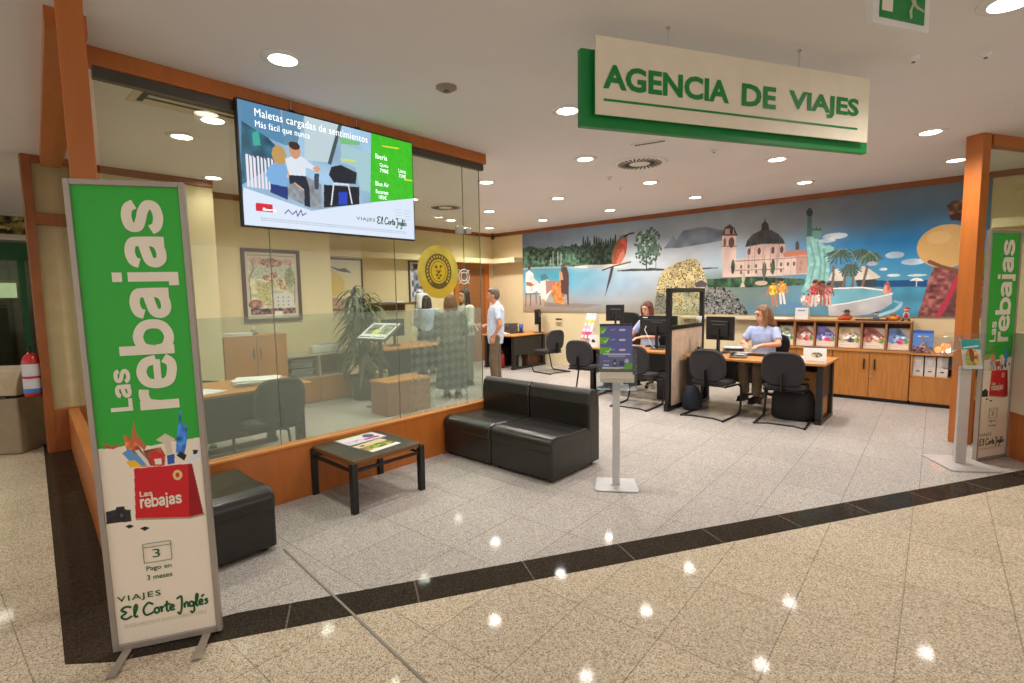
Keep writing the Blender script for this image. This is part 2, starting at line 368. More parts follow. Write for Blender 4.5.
# ================================================================ SETTING
dS = Vector((.5, .866, 0)); nS = Vector((.866, -.5, 0))           # line of the shop front
def poly_floor(name, pts, m, z=0., t=.05):
    mb = MB(); mb.prism(pts, lambda u, v, d: (u, v, z+d), -t, 0.)
    return struct(name, mb, m)
UL = Vector((-2.72, .897)); LL = Vector((-2.76, .40)); dr = Vector((.5075, .8616))
URE = UL+dr*9; LRE = LL+dr*9.3
inner = [(-9.2, 9.6), (-9.2, .98), (-4.05, .62), (-2.86, .55), tuple(UL), tuple(URE), (URE.x, 9.6)]
F_IN = granite_mat('granite_grey', (172, 165, 158), (128, 119, 112), (204, 198, 193), 250, .06, sx=.45, sy=.62, ox=.04, oy=-2.15, rot=radians(-2.1))
F_MALL = granite_mat('granite_yellow', (188, 173, 150), (138, 121, 102), (212, 201, 184), 200, .06, sx=.43, sy=.63, ox=.065, oy=-1.51, rot=radians(-2.1))
F_DARK = granite_mat('granite_dark', (54, 47, 40), (40, 34, 29), (74, 66, 57), 220, .05, sx=.645, sy=5., ox=-.29, rot=radians(-59.5), seam=3.6, mort=.005)
poly_floor('floor', inner, F_IN)
poly_floor('floor_mall', [(-2.91, .25), (-15, 1.3), (-15, -6), (8, -6), (8, 9.6), (URE.x+.25, 9.6), tuple(LRE), tuple(LL)], F_MALL)
poly_floor('trim_1', [tuple(LL), tuple(LRE), tuple(URE), tuple(UL)], F_DARK, .001)
F_DARK2 = granite_mat('granite_dark_side', (62, 52, 42), (48, 40, 32), (78, 66, 54), 200, .06, sx=.62, sy=5., seam=.8)
poly_floor('trim_2', [(-2.91, .25), tuple(LL), tuple(UL), (-2.86, .55), (-4.05, .64), (-9.2, 1.09), (-15, 1.6), (-15, 1.3)], F_DARK2, .001)
poly_floor('floor_corridor', [(-9.2, 9.6), (-15, 9.6), (-15, 1.6), (-9.2, 1.09)], F_MALL)
struct('trim_3', MB().bar((-3.2, 1.352, .002), (-.7, 1.155, .002), .012, .006), flat((128, 120, 108), .4))
# ceiling
struct('ceiling', MB().mm(-15, 8, -6, 9.6, 3.1, 3.2), M_CEIL)
# walls
struct('wall_back', MB().mm(-9.0, 3.2, 9.27, 9.4, 0, 3.1), M_CREAM)
struct('wall_left', MB().mm(-9.05, -8.9, 4.42, 9.27, 0, 3.1), M_CREAM)
struct('wall_left_middle', MB().mm(-9.05, -8.0, 2.45, 4.42, 0, 3.1), M_CREAM)
struct('wall_left_front', MB().mm(-9.05, -7.3, 1.2, 2.45, 0, 3.1), M_CREAM)
struct('wall_right', MB().mm(3.1, 3.25, 7.0, 9.27, 0, 3.1), M_CREAM)
# ceiling trims
struct('trim_4', MB().mm(-8.9, 3.1, 9.235, 9.27, 3.02, 3.1), M_ORANGE_DK)
struct('trim_5', MB().mm(-8.9, -8.865, 4.42, 9.235, 3.02, 3.1), M_ORANGE_DK)
struct('trim_6', MB().mm(-8.0, -7.965, 2.45, 4.42, 3.02, 3.1), M_ORANGE_DK)
struct('trim_7', MB().mm(-7.3, -7.265, 1.2, 2.45, 3.02, 3.1), M_ORANGE_DK)
# cove light shelf round the back corner
cv = MB(); cv.mm(-8.9, -8.62, 4.6, 9.27, 2.36, 2.47); cv.mm(-8.62, -7.93, 8.98, 9.27, 2.36, 2.47)
struct('trim_8', cv, M_CREAM)
struct('trim_9', MB().mm(.16, 3.1, 9.0, 9.27, 2.36, 2.47), M_CREAM)
# door in the left wall
dj = MB(); dj.mm(-8.9, -8.84, 7.95, 8.07, 0, 2.36).mm(-8.9, -8.84, 8.93, 9.07, 0, 2.36).mm(-8.9, -8.84, 8.07, 8.93, 2.26, 2.36)
d = struct('door_1', MB().mm(-8.9, -8.87, 8.07, 8.93, 0, 2.26), mat('door_wood', (164, 100, 56), .5, var=.1, scale=3, stretch=(9, 9, .8)))
struct('door_frame', dj, M_ORANGE, d)
struct('door_handle', MB().cyl((-8.87, 8.16, 1.03), (-8.82, 8.16, 1.03), .012).cyl((-8.82, 8.15, 1.03), (-8.82, 8.28, 1.03), .01), M_ALU, d)

# ---- shop-window wall on the left
XG = -3.98
struct('trim_10', MB().mm(XG-.05, XG+.05, .66, 4.02, 2.995, 3.1), M_ORANGE, bevel=.004)
struct('trim_11', MB().mm(XG-.025, XG+.025, .72, 4.0, 2.93, 2.995), flat((74, 70, 62), .4))
w = struct('window_1', MB().mm(XG-.05, XG+.05, .66, 3.97, 0, .43), M_ORANGE, bevel=.003)
struct('sill_board', MB().mm(XG-.055, XG+.055, .71, 3.98, .43, .45), mat('sill_top_wood', (214, 138, 72), .4, var=.05, scale=3, stretch=(6, .6, 6)), w, .004)
joints = [.72, 1.71, 2.84, 3.71, 3.95]
for a, b in zip(joints[:-1], joints[1:]):
    struct('glass_pane', MB().mm(XG-.004, XG+.004, a+.003, b-.003, .45, 2.93), M_GLASS, w)
    struct('joint_seal', MB().mm(XG-.005, XG+.005, b-.002, b+.002, .45, 2.93), flat((120, 128, 112), .3), w)
for a, b, mm_ in ((.72, 1.705, M_FILM), (1.715, 2.835, M_FILM), (2.845, 2.98, M_FILM), (2.98, 3.705, M_FILML), (3.715, 3.94, M_FILM)):
    f = MB().add([(XG+.006, a, .45), (XG+.006, b, .45), (XG+.006, b, 1.47), (XG+.006, a, 1.47)], [(0, 1, 2, 3)]); struct('frosted_film', f, mm_, w)
cl = MB(); cl.mm(XG-.03, XG+.03, 3.62, 3.69, 2.24, 2.32).mm(XG-.03, XG+.03, 3.73, 3.80, 2.25, 2.31).cyl((XG-.02, 3.66, 2.28), (XG-.02, 3.80, 2.28), .018)
struct('glass_clamp', cl, M_ALU, w, .006)
rg = MB()
for r0 in (.075, .045):
    rg.tube([(XG+.008, 3.70+r0*cos(2*pi*i/20), 1.80+r0*sin(2*pi*i/20)) for i in range(21)], .006, 4)
for a in (45, 135, 225, 315):
    rg.bar((XG+.008, 3.70+.055*cos(radians(a)), 1.80+.055*sin(radians(a))), (XG+.008, 3.70+.1*cos(radians(a)), 1.80+.1*sin(radians(a))), .014, .004)
struct('white_sticker', rg, M_WHITE, w)
# corner post and the return wall running away to the left
pb = MB(); pb.box((-3.40, .545, 1.55), (.108, .08, 3.1), rz=radians(81)); struct('trim_12', pb, M_ORANGE, bevel=.004)
a0 = Vector((-3.46, .575, 0)); a1 = Vector((-7.2, .895, 0)); dR = (a1-a0).normalized(); nR = Vector((-dR.y, dR.x, 0))
def wallbox(mb, p, q, t, z0, z1):
    p = Vector(p); q = Vector(q); d = (q-p).normalized(); n = Vector((-d.y, d.x, 0))*t/2
    v = [p-n, q-n, q+n, p+n]; return mb.add([(a.x, a.y, z0) for a in v]+[(a.x, a.y, z1) for a in v], [(3, 2, 1, 0), (4, 5, 6, 7), (0, 1, 5, 4), (1, 2, 6, 5), (2, 3, 7, 6), (3, 0, 4, 7)])
w2 = struct('window_2', wallbox(MB(), a0, a1, .10, 0, .45), M_ORANGE, bevel=.003)
struct('header_beam', wallbox(MB(), a0+dR*.10-nR*-.03, a1, .17, 3.0, 3.1), M_ORANGE, w2)
for k in range(3):
    p = a0+(a1-a0)*(k/3+.002); q = a0+(a1-a0)*((k+1)/3-.002)
    struct('glass_pane', wallbox(MB(), p, q, .008, .45, 3.0), M_GLASS, w2)
# far framed panel
fr = MB(); fr.mm(-7.33, -7.2, .66, .735, 0, 3.1).mm(-7.33, -7.2, 1.15, 1.22, 0, 3.1).mm(-7.33, -7.2, .735, 1.15, 3.03, 3.1).mm(-7.33, -7.2, .735, 1.15, 2.40, 2.52).mm(-7.33, -7.2, .735, 1.15, 0, .46)
w3 = struct('window_3', fr, M_ORANGE_DK, bevel=.004)
for y0, y1 in ((.735, .925), (.931, 1.15)):
    for z0, z1 in ((.46, 2.40), (2.52, 3.03)):
        struct('cream_panel', MB().mm(-7.28, -7.25, y0, y1, z0, z1), mat('panel_beige', (178, 158, 118), .35, var=.04), w3)

# ---- right-hand end of the shop front
pr = MB(); pr.box((-.01, 6.96, 1.55), (.12, .15, 3.1), rz=radians(60)); struct('trim_13', pr, M_ORANGE, bevel=.005)
b0 = Vector((.05, 7.05, 0)); b1 = b0+dS*2.4
w4 = struct('window_4', wallbox(MB(), b0, b1, .1, 0, .45), M_ORANGE, bevel=.003)
struct('header_beam', wallbox(MB(), b0, b1, .12, 3.0, 3.1), M_ORANGE, w4)
struct('glass_pane', wallbox(MB(), b0, b1, .008, .45, 3.0), M_GLASS, w4)
wl = struct('wall_low_right', wallbox(MB(), (.37, 6.70, 0), (1.75, 4.3, 0), .1, 0, .44), M_ORANGE)
struct('cream_upper_panel', wallbox(MB(), (.37, 6.70, 0), (1.75, 4.3, 0), .13, .44, 1.18), M_CREAM2, wl)

# ---- the mural: one wall-wide printed picture
MW, MH = 8.06, 1.90
mu = Canvas(MW, MH, 1350)
gx = [0, .05, .12, .22, .33, .42, .5, .58, .66, .74, .82, .9, 1.]
gy = [1., .75, .58, .45, .30, .15, 0.]
G = [[(100,118,156),(106,126,162),(112,134,168),(122,146,174),(130,152,174),(124,138,156),(136,146,156),(132,142,150),(124,132,138),(118,124,130),(110,116,124),(106,116,128),(104,114,128)],
 [(100,120,150),(114,136,166),(128,150,176),(146,168,188),(152,168,184),(150,162,176),(156,168,178),(152,162,172),(140,152,160),(120,132,142),(96,118,142),(74,118,156),(70,116,156)],
 [(110,136,150),(112,140,150),(120,146,160),(166,190,206),(200,212,220),(196,206,214),(188,198,208),(170,190,205),(150,180,208),(90,148,196),(40,124,188),(26,116,186),(26,116,186)],
 [(84,158,182),(70,160,188),(64,160,190),(108,172,198),(170,196,212),(190,202,212),(182,196,206),(170,190,205),(140,180,210),(80,146,196),(56,140,196),(46,136,196),(40,130,190)],
 [(104,178,200),(92,176,200),(72,164,196),(118,168,198),(150,180,204),(168,182,196),(120,140,130),(112,132,120),(108,128,120),(96,150,176),(80,150,180),(66,146,184),(60,140,180)],
 [(186,164,140),(176,160,142),(164,158,150),(150,160,172),(162,168,174),(160,160,150),(122,136,122),(118,136,126),(110,134,134),(92,142,164),(74,140,168),(64,140,174),(60,136,170)],
 [(150,128,108),(148,126,106),(142,126,110),(142,130,116),(152,140,124),(140,136,120),(112,126,116),(104,130,134),(84,128,152),(78,134,160),(66,132,164),(60,132,166),(56,128,164)]]
G = np.array(G, float)
ui = np.interp(mu.X/MW, gx, range(len(gx))); vi = np.interp(1-mu.Y/MH, [1-g for g in gy], range(len(gy)))
i0 = np.clip(ui.astype(int), 0, len(gx)-2); j0 = np.clip(vi.astype(int), 0, len(gy)-2); fu = (ui-i0)[..., None]; fv = (vi-j0)[..., None]
fu = fu*fu*(3-2*fu)
mu.a = (G[j0, i0]*(1-fu)+G[j0, i0+1]*fu)*(1-fv)+(G[j0+1, i0]*(1-fu)+G[j0+1, i0+1]*fu)*fv
mu.a *= (1+.06*(vnoise(mu.ny+1, mu.nx+1, 14, 50, 5)-.5))[..., None]
# far left: wooded shore, boats, lunch on the beach
mu.poly([(-0.004,1.472),(0.288,1.483),(0.569,1.401),(0.843,1.412),(1.22,1.416),(1.546,1.421),(1.721,1.394),(1.893,1.31),(2.161,1.292),(2.483,1.215),(2.484,1.022),(2.161,0.997),(1.755,0.997),(1.473,1.01),(1.106,1.04),(0.723,1.047),(-0.012,1.051)], (60, 84, 68), noise=.7, cell=.06)
sh_ = [(-0.004,1.472),(0.288,1.483),(0.569,1.401),(0.843,1.412),(1.22,1.416),(1.546,1.421),(1.721,1.394),(1.893,1.31),(2.161,1.292),(2.483,1.297)]
for (xa, ya), (xb, yb) in zip(sh_[:-1], sh_[1:]):
    for z_ in range(12): mu.ell((xa+(xb-xa)*z_/12, ya+(yb-ya)*z_/12+random.uniform(-.02, .03)), .035, random.uniform(.03, .07), (60, 84, 68), noise=.5, cell=.03)
for z_ in range(16): q = [(1.651,1.327),(2.483,1.27)]; x_ = q[0][0]+(q[1][0]-q[0][0])*z_/15; mu.ell((x_, q[0][1]+random.uniform(0, .12)), .028, random.uniform(.12, .24), (52, 70, 58), noise=.6, cell=.03)
mu.poly([(-0.008,1.233),(0.406,1.194),(0.802,1.187),(1.108,1.304),(1.402,1.3),(1.616,1.184),(1.58,1.026),(1.106,1.028),(-0.012,1.051)], (84, 128, 100), noise=.8, cell=.05, seed=4, alpha=.6)
mu.poly([(1.893,1.31),(2.028,1.442),(2.16,1.32),(2.258,1.425),(2.355,1.362),(2.451,1.492),(2.545,1.403),(2.547,1.005),(1.892,1.024)], (48, 66, 54), noise=.7, cell=.05, seed=9)
for q in ([(0.834,1.246),(0.832,1.063)], [(0.901,1.378),(0.898,1.06)], [(1.034,1.369),(1.031,1.068)], [(1.12,1.348),(1.117,1.064)]):
    mu.line(q, .014, (205, 214, 214))
mu.poly([(1.473,1.01),(1.755,1.031),(2.161,1.011),(2.484,1.022),(2.915,1.039),(2.672,0.93),(2.028,0.946),(1.472,0.981)], (200, 196, 182), noise=.2)
mu.line([(-0.012,1.025),(0.363,1.033),(1.106,1.01),(1.544,0.969)], .035, (150, 190, 200), alpha=.7)
mu.poly([(0.092,0.925),(0.198,0.984),(0.32,0.9),(0.339,0.789),(0.56,0.626),(0.655,0.312),(0.555,0.281),(0.437,0.503),(0.23,0.411),(0.097,0.444),(0.088,0.701)], (226, 222, 216), noise=.15)
mu.ell([(0.198,1.041)][0], .045, .05, (96, 62, 48)); mu.poly([(0.089,0.717),(0.235,0.697),(0.357,0.631),(0.233,0.602),(0.108,0.63)], (168, 110, 84))
mu.poly([(0.52,0.705),(0.72,0.745),(0.875,0.71),(0.873,0.526),(0.674,0.249),(0.577,0.406)], (226, 214, 206)); mu.poly([(0.68,0.731),(1.103,0.703),(1.102,0.552),(0.873,0.526),(0.696,0.405)], (172, 122, 116))
mu.poly([(0.894,0.679),(1.178,0.701),(1.214,0.489),(1.193,0.187),(1.099,0.172),(0.966,0.187),(0.833,0.434)], (222, 128, 62), noise=.3, cell=.04)
mu.poly([(1.125,1.018),(1.273,1.011),(1.327,0.845),(1.323,0.157),(1.286,0.157),(1.269,0.398),(1.12,0.43),(1.104,0.824)], (88, 60, 58)); mu.ell([(1.173,1.037)][0], .05, .05, (120, 78, 60))
mu.poly([(1.067,0.916),(1.142,0.912),(1.178,0.731),(1.066,0.719)], (196, 146, 120))
for q in ([(0.097,0.444),(0.079,0.138)], [(0.222,0.411),(0.226,0.139)], [(0.395,0.409),(0.4,0.187)], [(0.516,0.376),(0.522,0.171)], [(0.084,0.429),(0.517,0.423)]):
    mu.line(q, .022, (104, 66, 52))
mu.poly([(0.522,0.845),(0.682,0.886),(0.779,0.774),(0.561,0.735)], (70, 110, 110), alpha=.7)
mu.poly([(0.635,0.234),(1.099,0.187),(1.541,0.202),(2.161,0.173),(1.717,0.099),(0.633,0.124)], (120, 100, 88), alpha=.45)
# red bee-eater bird on a twig
mu.poly([(2.592,1.576),(2.715,1.592),(2.755,1.494),(2.747,1.306),(2.702,1.146),(2.61,1.015),(2.42,1.003),(2.394,1.138),(2.451,1.327),(2.529,1.486)], (200, 84, 68), noise=.25, cell=.05)
mu.poly([(2.395,1.054),(2.451,1.355),(2.545,1.512),(2.607,1.534),(2.53,1.294),(2.484,1.022)], (160, 96, 60), noise=.3); mu.poly([(2.593,1.235),(2.686,1.283),(2.702,1.146),(2.61,1.015),(2.5,1.007)], (224, 128, 96))
mu.poly([(2.57,1.564),(2.669,1.596),(2.776,1.586),(2.746,1.522),(2.607,1.507)], (86, 122, 112)); mu.line([(2.684,1.554),(2.791,1.598),(2.896,1.61)], .03, (40, 40, 44))
mu.poly([(2.382,0.958),(2.452,0.963),(2.389,0.72),(2.293,0.47),(2.234,0.315),(2.292,0.583)], (82, 64, 76)); mu.line([(2.177,0.897),(2.421,0.964),(2.825,1.036)], .028, (84, 74, 70))
# small trees on the islet, hazy mountain
mu.poly([(3.527,1.252),(3.668,1.413),(3.715,1.496),(3.769,1.386),(3.905,1.561),(4.04,1.567),(4.172,1.587),(4.321,1.586),(4.54,1.518),(4.752,1.48),(4.822,1.397),(4.615,1.316),(4.327,1.285),(3.87,1.246)], (104, 118, 136), noise=.25, cell=.15, alpha=.9)
mu.poly([(3.006,1.508),(3.072,1.554),(3.202,1.558),(3.352,1.498),(3.396,1.3),(3.334,1.188),(3.206,1.086),(3.097,1.116),(3.021,1.248)], (84, 112, 92), noise=.9, cell=.04)
mu.blobs(((mu.X-[(3.195,1.323)][0][0])/.30)**2+((mu.Y-[(3.195,1.323)][0][1])/.38)**2 < 1, 150, .026, [(84, 112, 92), (104, 130, 110), (70, 96, 80)], 12)
mu.blobs(((mu.X-[(3.116,1.42)][0][0])/.16)**2+((mu.Y-[(3.116,1.42)][0][1])/.2)**2 < 1, 16, .02, [(176, 188, 198)], 13)
mu.line([(3.171,1.119),(3.174,0.882)], .025, (70, 70, 64)); mu.line([(3.369,1.107),(3.371,0.872)], .012, (80, 84, 80)); mu.ell([(3.355,1.225)][0], .05, .1, (92, 116, 100), alpha=.7)
mu.poly([(2.53,0.878),(2.899,0.902),(3.165,0.882),(3.251,0.898),(3.568,0.863),(3.547,0.833),(3.209,0.84),(2.53,0.857)], (70, 76, 74), noise=.3); mu.poly([(4.242,0.851),(4.554,0.847),(4.555,0.825),(4.261,0.824)], (80, 86, 90))
# leopard
leo = [(3.359,0.202),(3.409,0.636),(3.532,0.846),(3.795,0.975),(3.972,1.014),(4.049,1.036),(4.175,1.002),(4.261,0.869),(4.331,0.682),(4.36,0.552),(4.389,-0.021),(3.362,-0.036)]
mu.poly(leo, (204, 184, 126), noise=.2, cell=.08); m_ = mu.inpoly(leo)
mu.put(mu.inpoly([(3.359,0.202),(3.39,0.439),(3.58,0.358),(3.614,-0.033),(3.362,-0.036)]), (128, 126, 110)); mu.blobs(m_, 560, .011, [(44, 36, 30), (60, 48, 34)], 3)
body = [(4.323,0.542),(4.561,0.529),(4.793,0.416),(4.97,0.218),(5.076,0.025),(5.128,-0.027),(4.278,-0.041)]
mu.poly(body, (46, 46, 48)); mu.blobs(mu.inpoly(body), 330, .022, [(126, 126, 122), (150, 148, 140), (110, 110, 108)], 5); mu.blobs(mu.inpoly(body), 60, .012, [(40, 40, 42)], 8)
mu.poly([(4.133,0.577),(4.265,0.628),(4.359,0.57),(4.342,0.497),(4.154,0.501)], (92, 80, 90))
# hedge, lawn, palace
mu.poly([(4.358,0.644),(4.736,0.646),(5.11,0.661),(5.919,0.593),(5.937,0.495),(5.115,0.473),(4.379,0.496)], (56, 88, 62), noise=.5, cell=.06)
mu.poly([(4.85,0.963),(5.035,0.998),(5.64,0.974),(5.95,0.974),(5.96,0.673),(5.619,0.663),(4.857,0.663)], (216, 190, 176), noise=.08)
mu.poly([(4.613,1.44),(4.849,1.419),(4.867,0.663),(4.63,0.664)], (216, 184, 172), noise=.1); mu.poly([(4.613,1.415),(4.653,1.543),(4.742,1.593),(4.82,1.516),(4.87,1.392)], (86, 70, 66))
mu.poly([(4.664,1.517),(4.806,1.503),(4.822,1.397),(4.656,1.412)], (190, 150, 136)); mu.line([(4.61,1.216),(4.861,1.198)], .018, (140, 104, 96)); mu.line([(4.606,1.416),(4.863,1.393)], .03, (104, 82, 76))
for q in ('x',):
    mu.ell([(4.774,1.268)][0], .05, .09, (96, 70, 62)); mu.ell([(4.659,1.277)][0], .025, .08, (120, 88, 80)); mu.ell([(4.769,1.461)][0], .03, .06, (80, 60, 56))
mu.poly([(5.03,1.206),(5.621,1.18),(5.628,0.962),(5.035,0.977)], (212, 178, 164), noise=.1)
mu.poly([(5.004,1.173),(5.034,1.281),(5.124,1.383),(5.252,1.439),(5.395,1.432),(5.522,1.347),(5.595,1.252),(5.621,1.18),(5.29,1.206)], (74, 72, 76), noise=.25); mu.poly([(5.252,1.426),(5.256,1.533),(5.305,1.589),(5.361,1.529),(5.38,1.42)], (66, 64, 66)); mu.line([(5.309,1.575),(5.307,1.629)], .012, (60, 60, 60))
for q in [(5.066,1.089),(5.229,1.088),(5.442,1.087),(5.575,1.088)]: mu.ell(q, .026, .06, (100, 74, 68))
for q in [(4.945,0.835),(5.066,0.836),(5.187,0.837),(5.427,0.839),(5.573,0.845),(5.674,0.846),(5.764,0.848),(5.867,0.856),(4.947,0.737),(5.068,0.739),(5.19,0.741),(5.43,0.744),(5.576,0.745),(5.856,0.759)]: mu.ell(q, .018, .036, (120, 92, 84))
for q in ([(4.85,0.939),(5.952,0.942)], [(4.854,0.776),(5.615,0.77)]): mu.line(q, .016, (156, 120, 110))
mu.poly([(5.592,1.03),(5.697,1.069),(5.919,1.06),(5.953,0.98),(5.61,0.963)], (204, 124, 96)); mu.poly([(5.625,0.962),(5.953,0.974),(5.963,0.689),(5.799,0.679),(5.79,0.952)], (188, 136, 118), alpha=.8)
mu.poly([(5.775,1.074),(5.777,1.188),(5.8,1.218),(5.824,1.184),(5.834,1.069)], (84, 84, 84))
for q in [(4.808,0.842),(5.319,0.766),(5.45,0.811)]: mu.ell(q, .032, .13, (64, 84, 64), noise=.4)
mu.ell([(4.986,0.658)][0], .03, .09, (190, 180, 160)); mu.poly([(4.93,0.484),(4.978,0.589),(5.021,0.482)], (196, 186, 166)); mu.ell([(5.276,0.545)][0], .10, .04, (200, 170, 150))
for x_ in [(5.058,1.141),(5.163,1.134),(5.292,1.131),(5.404,1.13),(5.513,1.125)]: mu.line([x_, (x_[0], x_[1]-.32)], .012, (170, 130, 118), alpha=.7)
for x_ in [(5.09,1.414),(5.188,1.439),(5.322,1.439),(5.443,1.408),(5.538,1.323)]: mu.line([x_, ((x_[0]-4.6)*1.0+4.6, x_[1]-.35)], .007, (110, 108, 112), alpha=.5)
for x_ in [(5.005,0.85),(5.121,0.854),(5.316,0.858),(5.505,0.862),(5.613,0.863),(5.719,0.864),(5.808,0.866)]: mu.line([(x_[0], x_[1]+.16), (x_[0], x_[1]-.3)], .008, (168, 136, 124), alpha=.7)
def fig(f, h, sk, cl, lg):
    H_ = h[1]-f[1]; x0_, y0_ = f; x1_ = h[0]
    for s_ in (-1, 1): mu.line([(x0_+s_*.07*H_, y0_), (x1_+s_*.05*H_, y0_+.48*H_)], .08*H_, lg)
    mu.poly([(x1_-.13*H_, y0_+.42*H_), (x1_+.13*H_, y0_+.42*H_), (x1_+.15*H_, y0_+.80*H_), (x1_-.15*H_, y0_+.80*H_)], cl, noise=.5, cell=.02)
    for s_ in (-1, 1): mu.line([(x1_+s_*.14*H_, y0_+.78*H_), (x1_+s_*.22*H_, y0_+.45*H_)], .06*H_, sk)
    mu.ell((x1_, y0_+.90*H_), .075*H_, .09*H_, sk); mu.ell((x1_, y0_+.95*H_), .08*H_, .06*H_, (70, 46, 36))
# crowned green statue
mu.poly([(5.927,1.257),(5.983,1.293),(6.046,1.269),(6.128,1.186),(6.201,1.092),(6.242,0.931),(6.266,0.709),(6.247,0.552),(6.039,0.461),(5.926,0.382),(5.879,0.399),(5.944,0.561),(5.968,0.884),(5.937,1.111)], (136, 194, 188), noise=.12, cell=.05)
mu.poly([(5.929,1.272),(5.935,1.607),(5.99,1.601),(6.012,1.265)], (72, 112, 108)); mu.poly([(5.908,1.658),(5.94,1.718),(5.983,1.713),(6.008,1.646),(5.993,1.585),(5.93,1.592)], (62, 66, 64))
for q in ([(5.987,1.172),(6.061,0.847),(6.009,0.527)], [(6.087,1.164),(6.14,0.842),(6.123,0.523)], [(6.174,1.062),(6.203,0.775),(6.192,0.553)]): mu.line(q, .022, (88, 150, 146), alpha=.7)
mu.ell([(6.068,1.308)][0], .065, .085, (98, 158, 150)); mu.poly([(6.004,1.361),(6.022,1.407),(6.043,1.374),(6.064,1.419),(6.082,1.37),(6.121,1.394),(6.128,1.343),(6.066,1.356)], (70, 96, 92)); mu.poly([(6.192,1.098),(6.241,1.114),(6.314,1.068),(6.295,0.984),(6.212,0.99)], (136, 194, 186))
# palms, huts, pool and sea
mu.poly([(6.864,0.539),(7.453,0.53),(7.458,0.435),(6.867,0.443)], (26, 80, 136))
for q in ([(6.247,0.568),(6.315,0.732),(6.377,0.736),(6.454,0.623),(6.478,0.545),(6.261,0.545)], [(6.556,0.573),(6.691,0.767),(6.756,0.734),(6.916,0.591),(6.863,0.563),(6.583,0.554)]): mu.poly(q, (214, 204, 190), noise=.1)
mu.poly([(6.609,0.553),(6.863,0.557),(6.867,0.443),(6.639,0.448)], (60, 70, 76)); mu.poly([(6.261,0.551),(6.478,0.545),(6.481,0.451),(6.264,0.456)], (80, 86, 84))
for q in ([(6.308,0.455),(6.318,0.644),(6.313,0.77)], [(6.449,0.446),(6.478,0.669),(6.508,0.792)], [(6.566,0.443),(6.584,0.665),(6.593,0.818)], [(6.691,0.434),(6.733,0.659),(6.757,0.824)]): mu.line(q, .035, (120, 104, 92))
for q, a, b in (([(6.383,0.948)][0], .2, .13), ([(6.529,0.723)][0], .14, .12), ([(6.67,0.96)][0], .13, .09), ([(6.779,0.892)][0], .14, .1)):
    rs_ = random.Random(int(a*100))
    for z_ in range(34):
        th = 2*pi*z_/34+rs_.uniform(-.1, .1); r_ = rs_.uniform(.7, 1.1); e_ = (q[0]+a*r_*cos(th), q[1]+b*r_*sin(th)*.9-.03); mu.line([q, ((q[0]+e_[0])/2, (q[1]+e_[1])/2+.035), e_], .016, [(70, 96, 84), (96, 120, 96), (60, 84, 76)][z_ % 3])
for q in ([(6.75,0.99),(6.849,0.894),(6.878,0.803)], [(6.771,0.974),(6.674,0.874),(6.64,0.754)], [(6.406,1.045),(6.275,0.929),(6.251,0.836)], [(6.459,1.041),(6.541,0.974),(6.598,0.848)]): mu.line(q, .014, (150, 160, 100), alpha=.8)
mu.poly([(7.249,0.522),(7.293,0.555),(7.327,0.565),(7.385,0.552),(7.414,0.517)], (232, 228, 220)); mu.line([(7.33,0.548),(7.335,0.447)], .012, (200, 200, 200))
for q, a, b in (([(7.068,0.904)][0], .2, .09), ([(7.283,0.795)][0], .25, .08), ([(6.943,0.704)][0], .09, .04), ([(6.803,0.792)][0], .12, .06), ([(7.068,0.61)][0], .14, .04), ([(7.337,0.6)][0], .2, .03), ([(6.318,1.245)][0], .3, .09), ([(6.217,1.185)][0], .2, .06)):
    mu.ell(q, a*.55, b*.55, (216, 222, 230), alpha=.75, noise=.2)
mu.poly([(7.044,0.32),(7.088,0.423),(7.826,0.421),(7.846,0.01),(6.886,-0.006),(7.101,0.111),(7.096,0.23)], (62, 142, 178), noise=.12); mu.poly([(5.897,0.382),(6.294,0.408),(6.691,0.428),(6.993,0.38),(7.056,0.325),(6.699,0.225),(6.302,0.163),(5.874,0.202)], (104, 172, 192), noise=.1)
mu.poly([(6.261,0.163),(6.517,0.201),(6.774,0.262),(7.055,0.343),(7.068,0.2),(6.956,0.104),(6.783,0.032),(6.525,-0.012),(6.281,-0.016)], (176, 178, 182), noise=.1); mu.line([(6.012,0.413),(6.32,0.429),(6.691,0.44),(6.968,0.392),(7.062,0.343)], .022, (226, 226, 224)); mu.line([(6.275,0.163),(6.517,0.201),(6.774,0.262),(7.055,0.337)], .02, (222, 222, 222))
mu.line([(7.169,0.2),(7.159,0.156),(7.102,0.096),(6.91,0.013)], .045, (150, 196, 216)); mu.line([(7.096,0.23),(7.169,0.2)], .03, (120, 176, 204))
mu.poly([(6.946,0.345),(6.969,0.485),(6.996,0.544),(7.028,0.484),(7.055,0.349)], (206, 122, 108), noise=.4, cell=.04)
for k, q in enumerate([(6.08,0.525),(6.084,0.395),(6.182,0.426),(6.227,0.329),(5.93,0.267),(6.018,0.234),(6.258,0.233),(6.131,0.282),(6.165,0.506),(6.267,0.392)]):
    mu.ell(q, .05, .085 if k % 2 else .06, [(150, 96, 66), (206, 150, 96), (176, 92, 70), (190, 110, 90), (226, 190, 170), (206, 120, 110), (170, 90, 80), (224, 196, 186), (110, 62, 48), (130, 80, 60)][k], noise=.6, cell=.03, seed=k)
mu.poly([(5.57,0.236),(5.844,0.208),(5.906,0.119),(5.574,0.1)], (84, 130, 170)); 
for f_, h_, a_, b_, c_ in (([(5.5,0.159)][0], [(5.466,0.587)][0], (196, 120, 80), (236, 186, 50), (190, 120, 90)), ([(5.617,0.2)][0], [(5.59,0.61)][0], (206, 130, 84), (226, 150, 60), (226, 214, 204))): fig(f_, h_, a_, b_, c_)
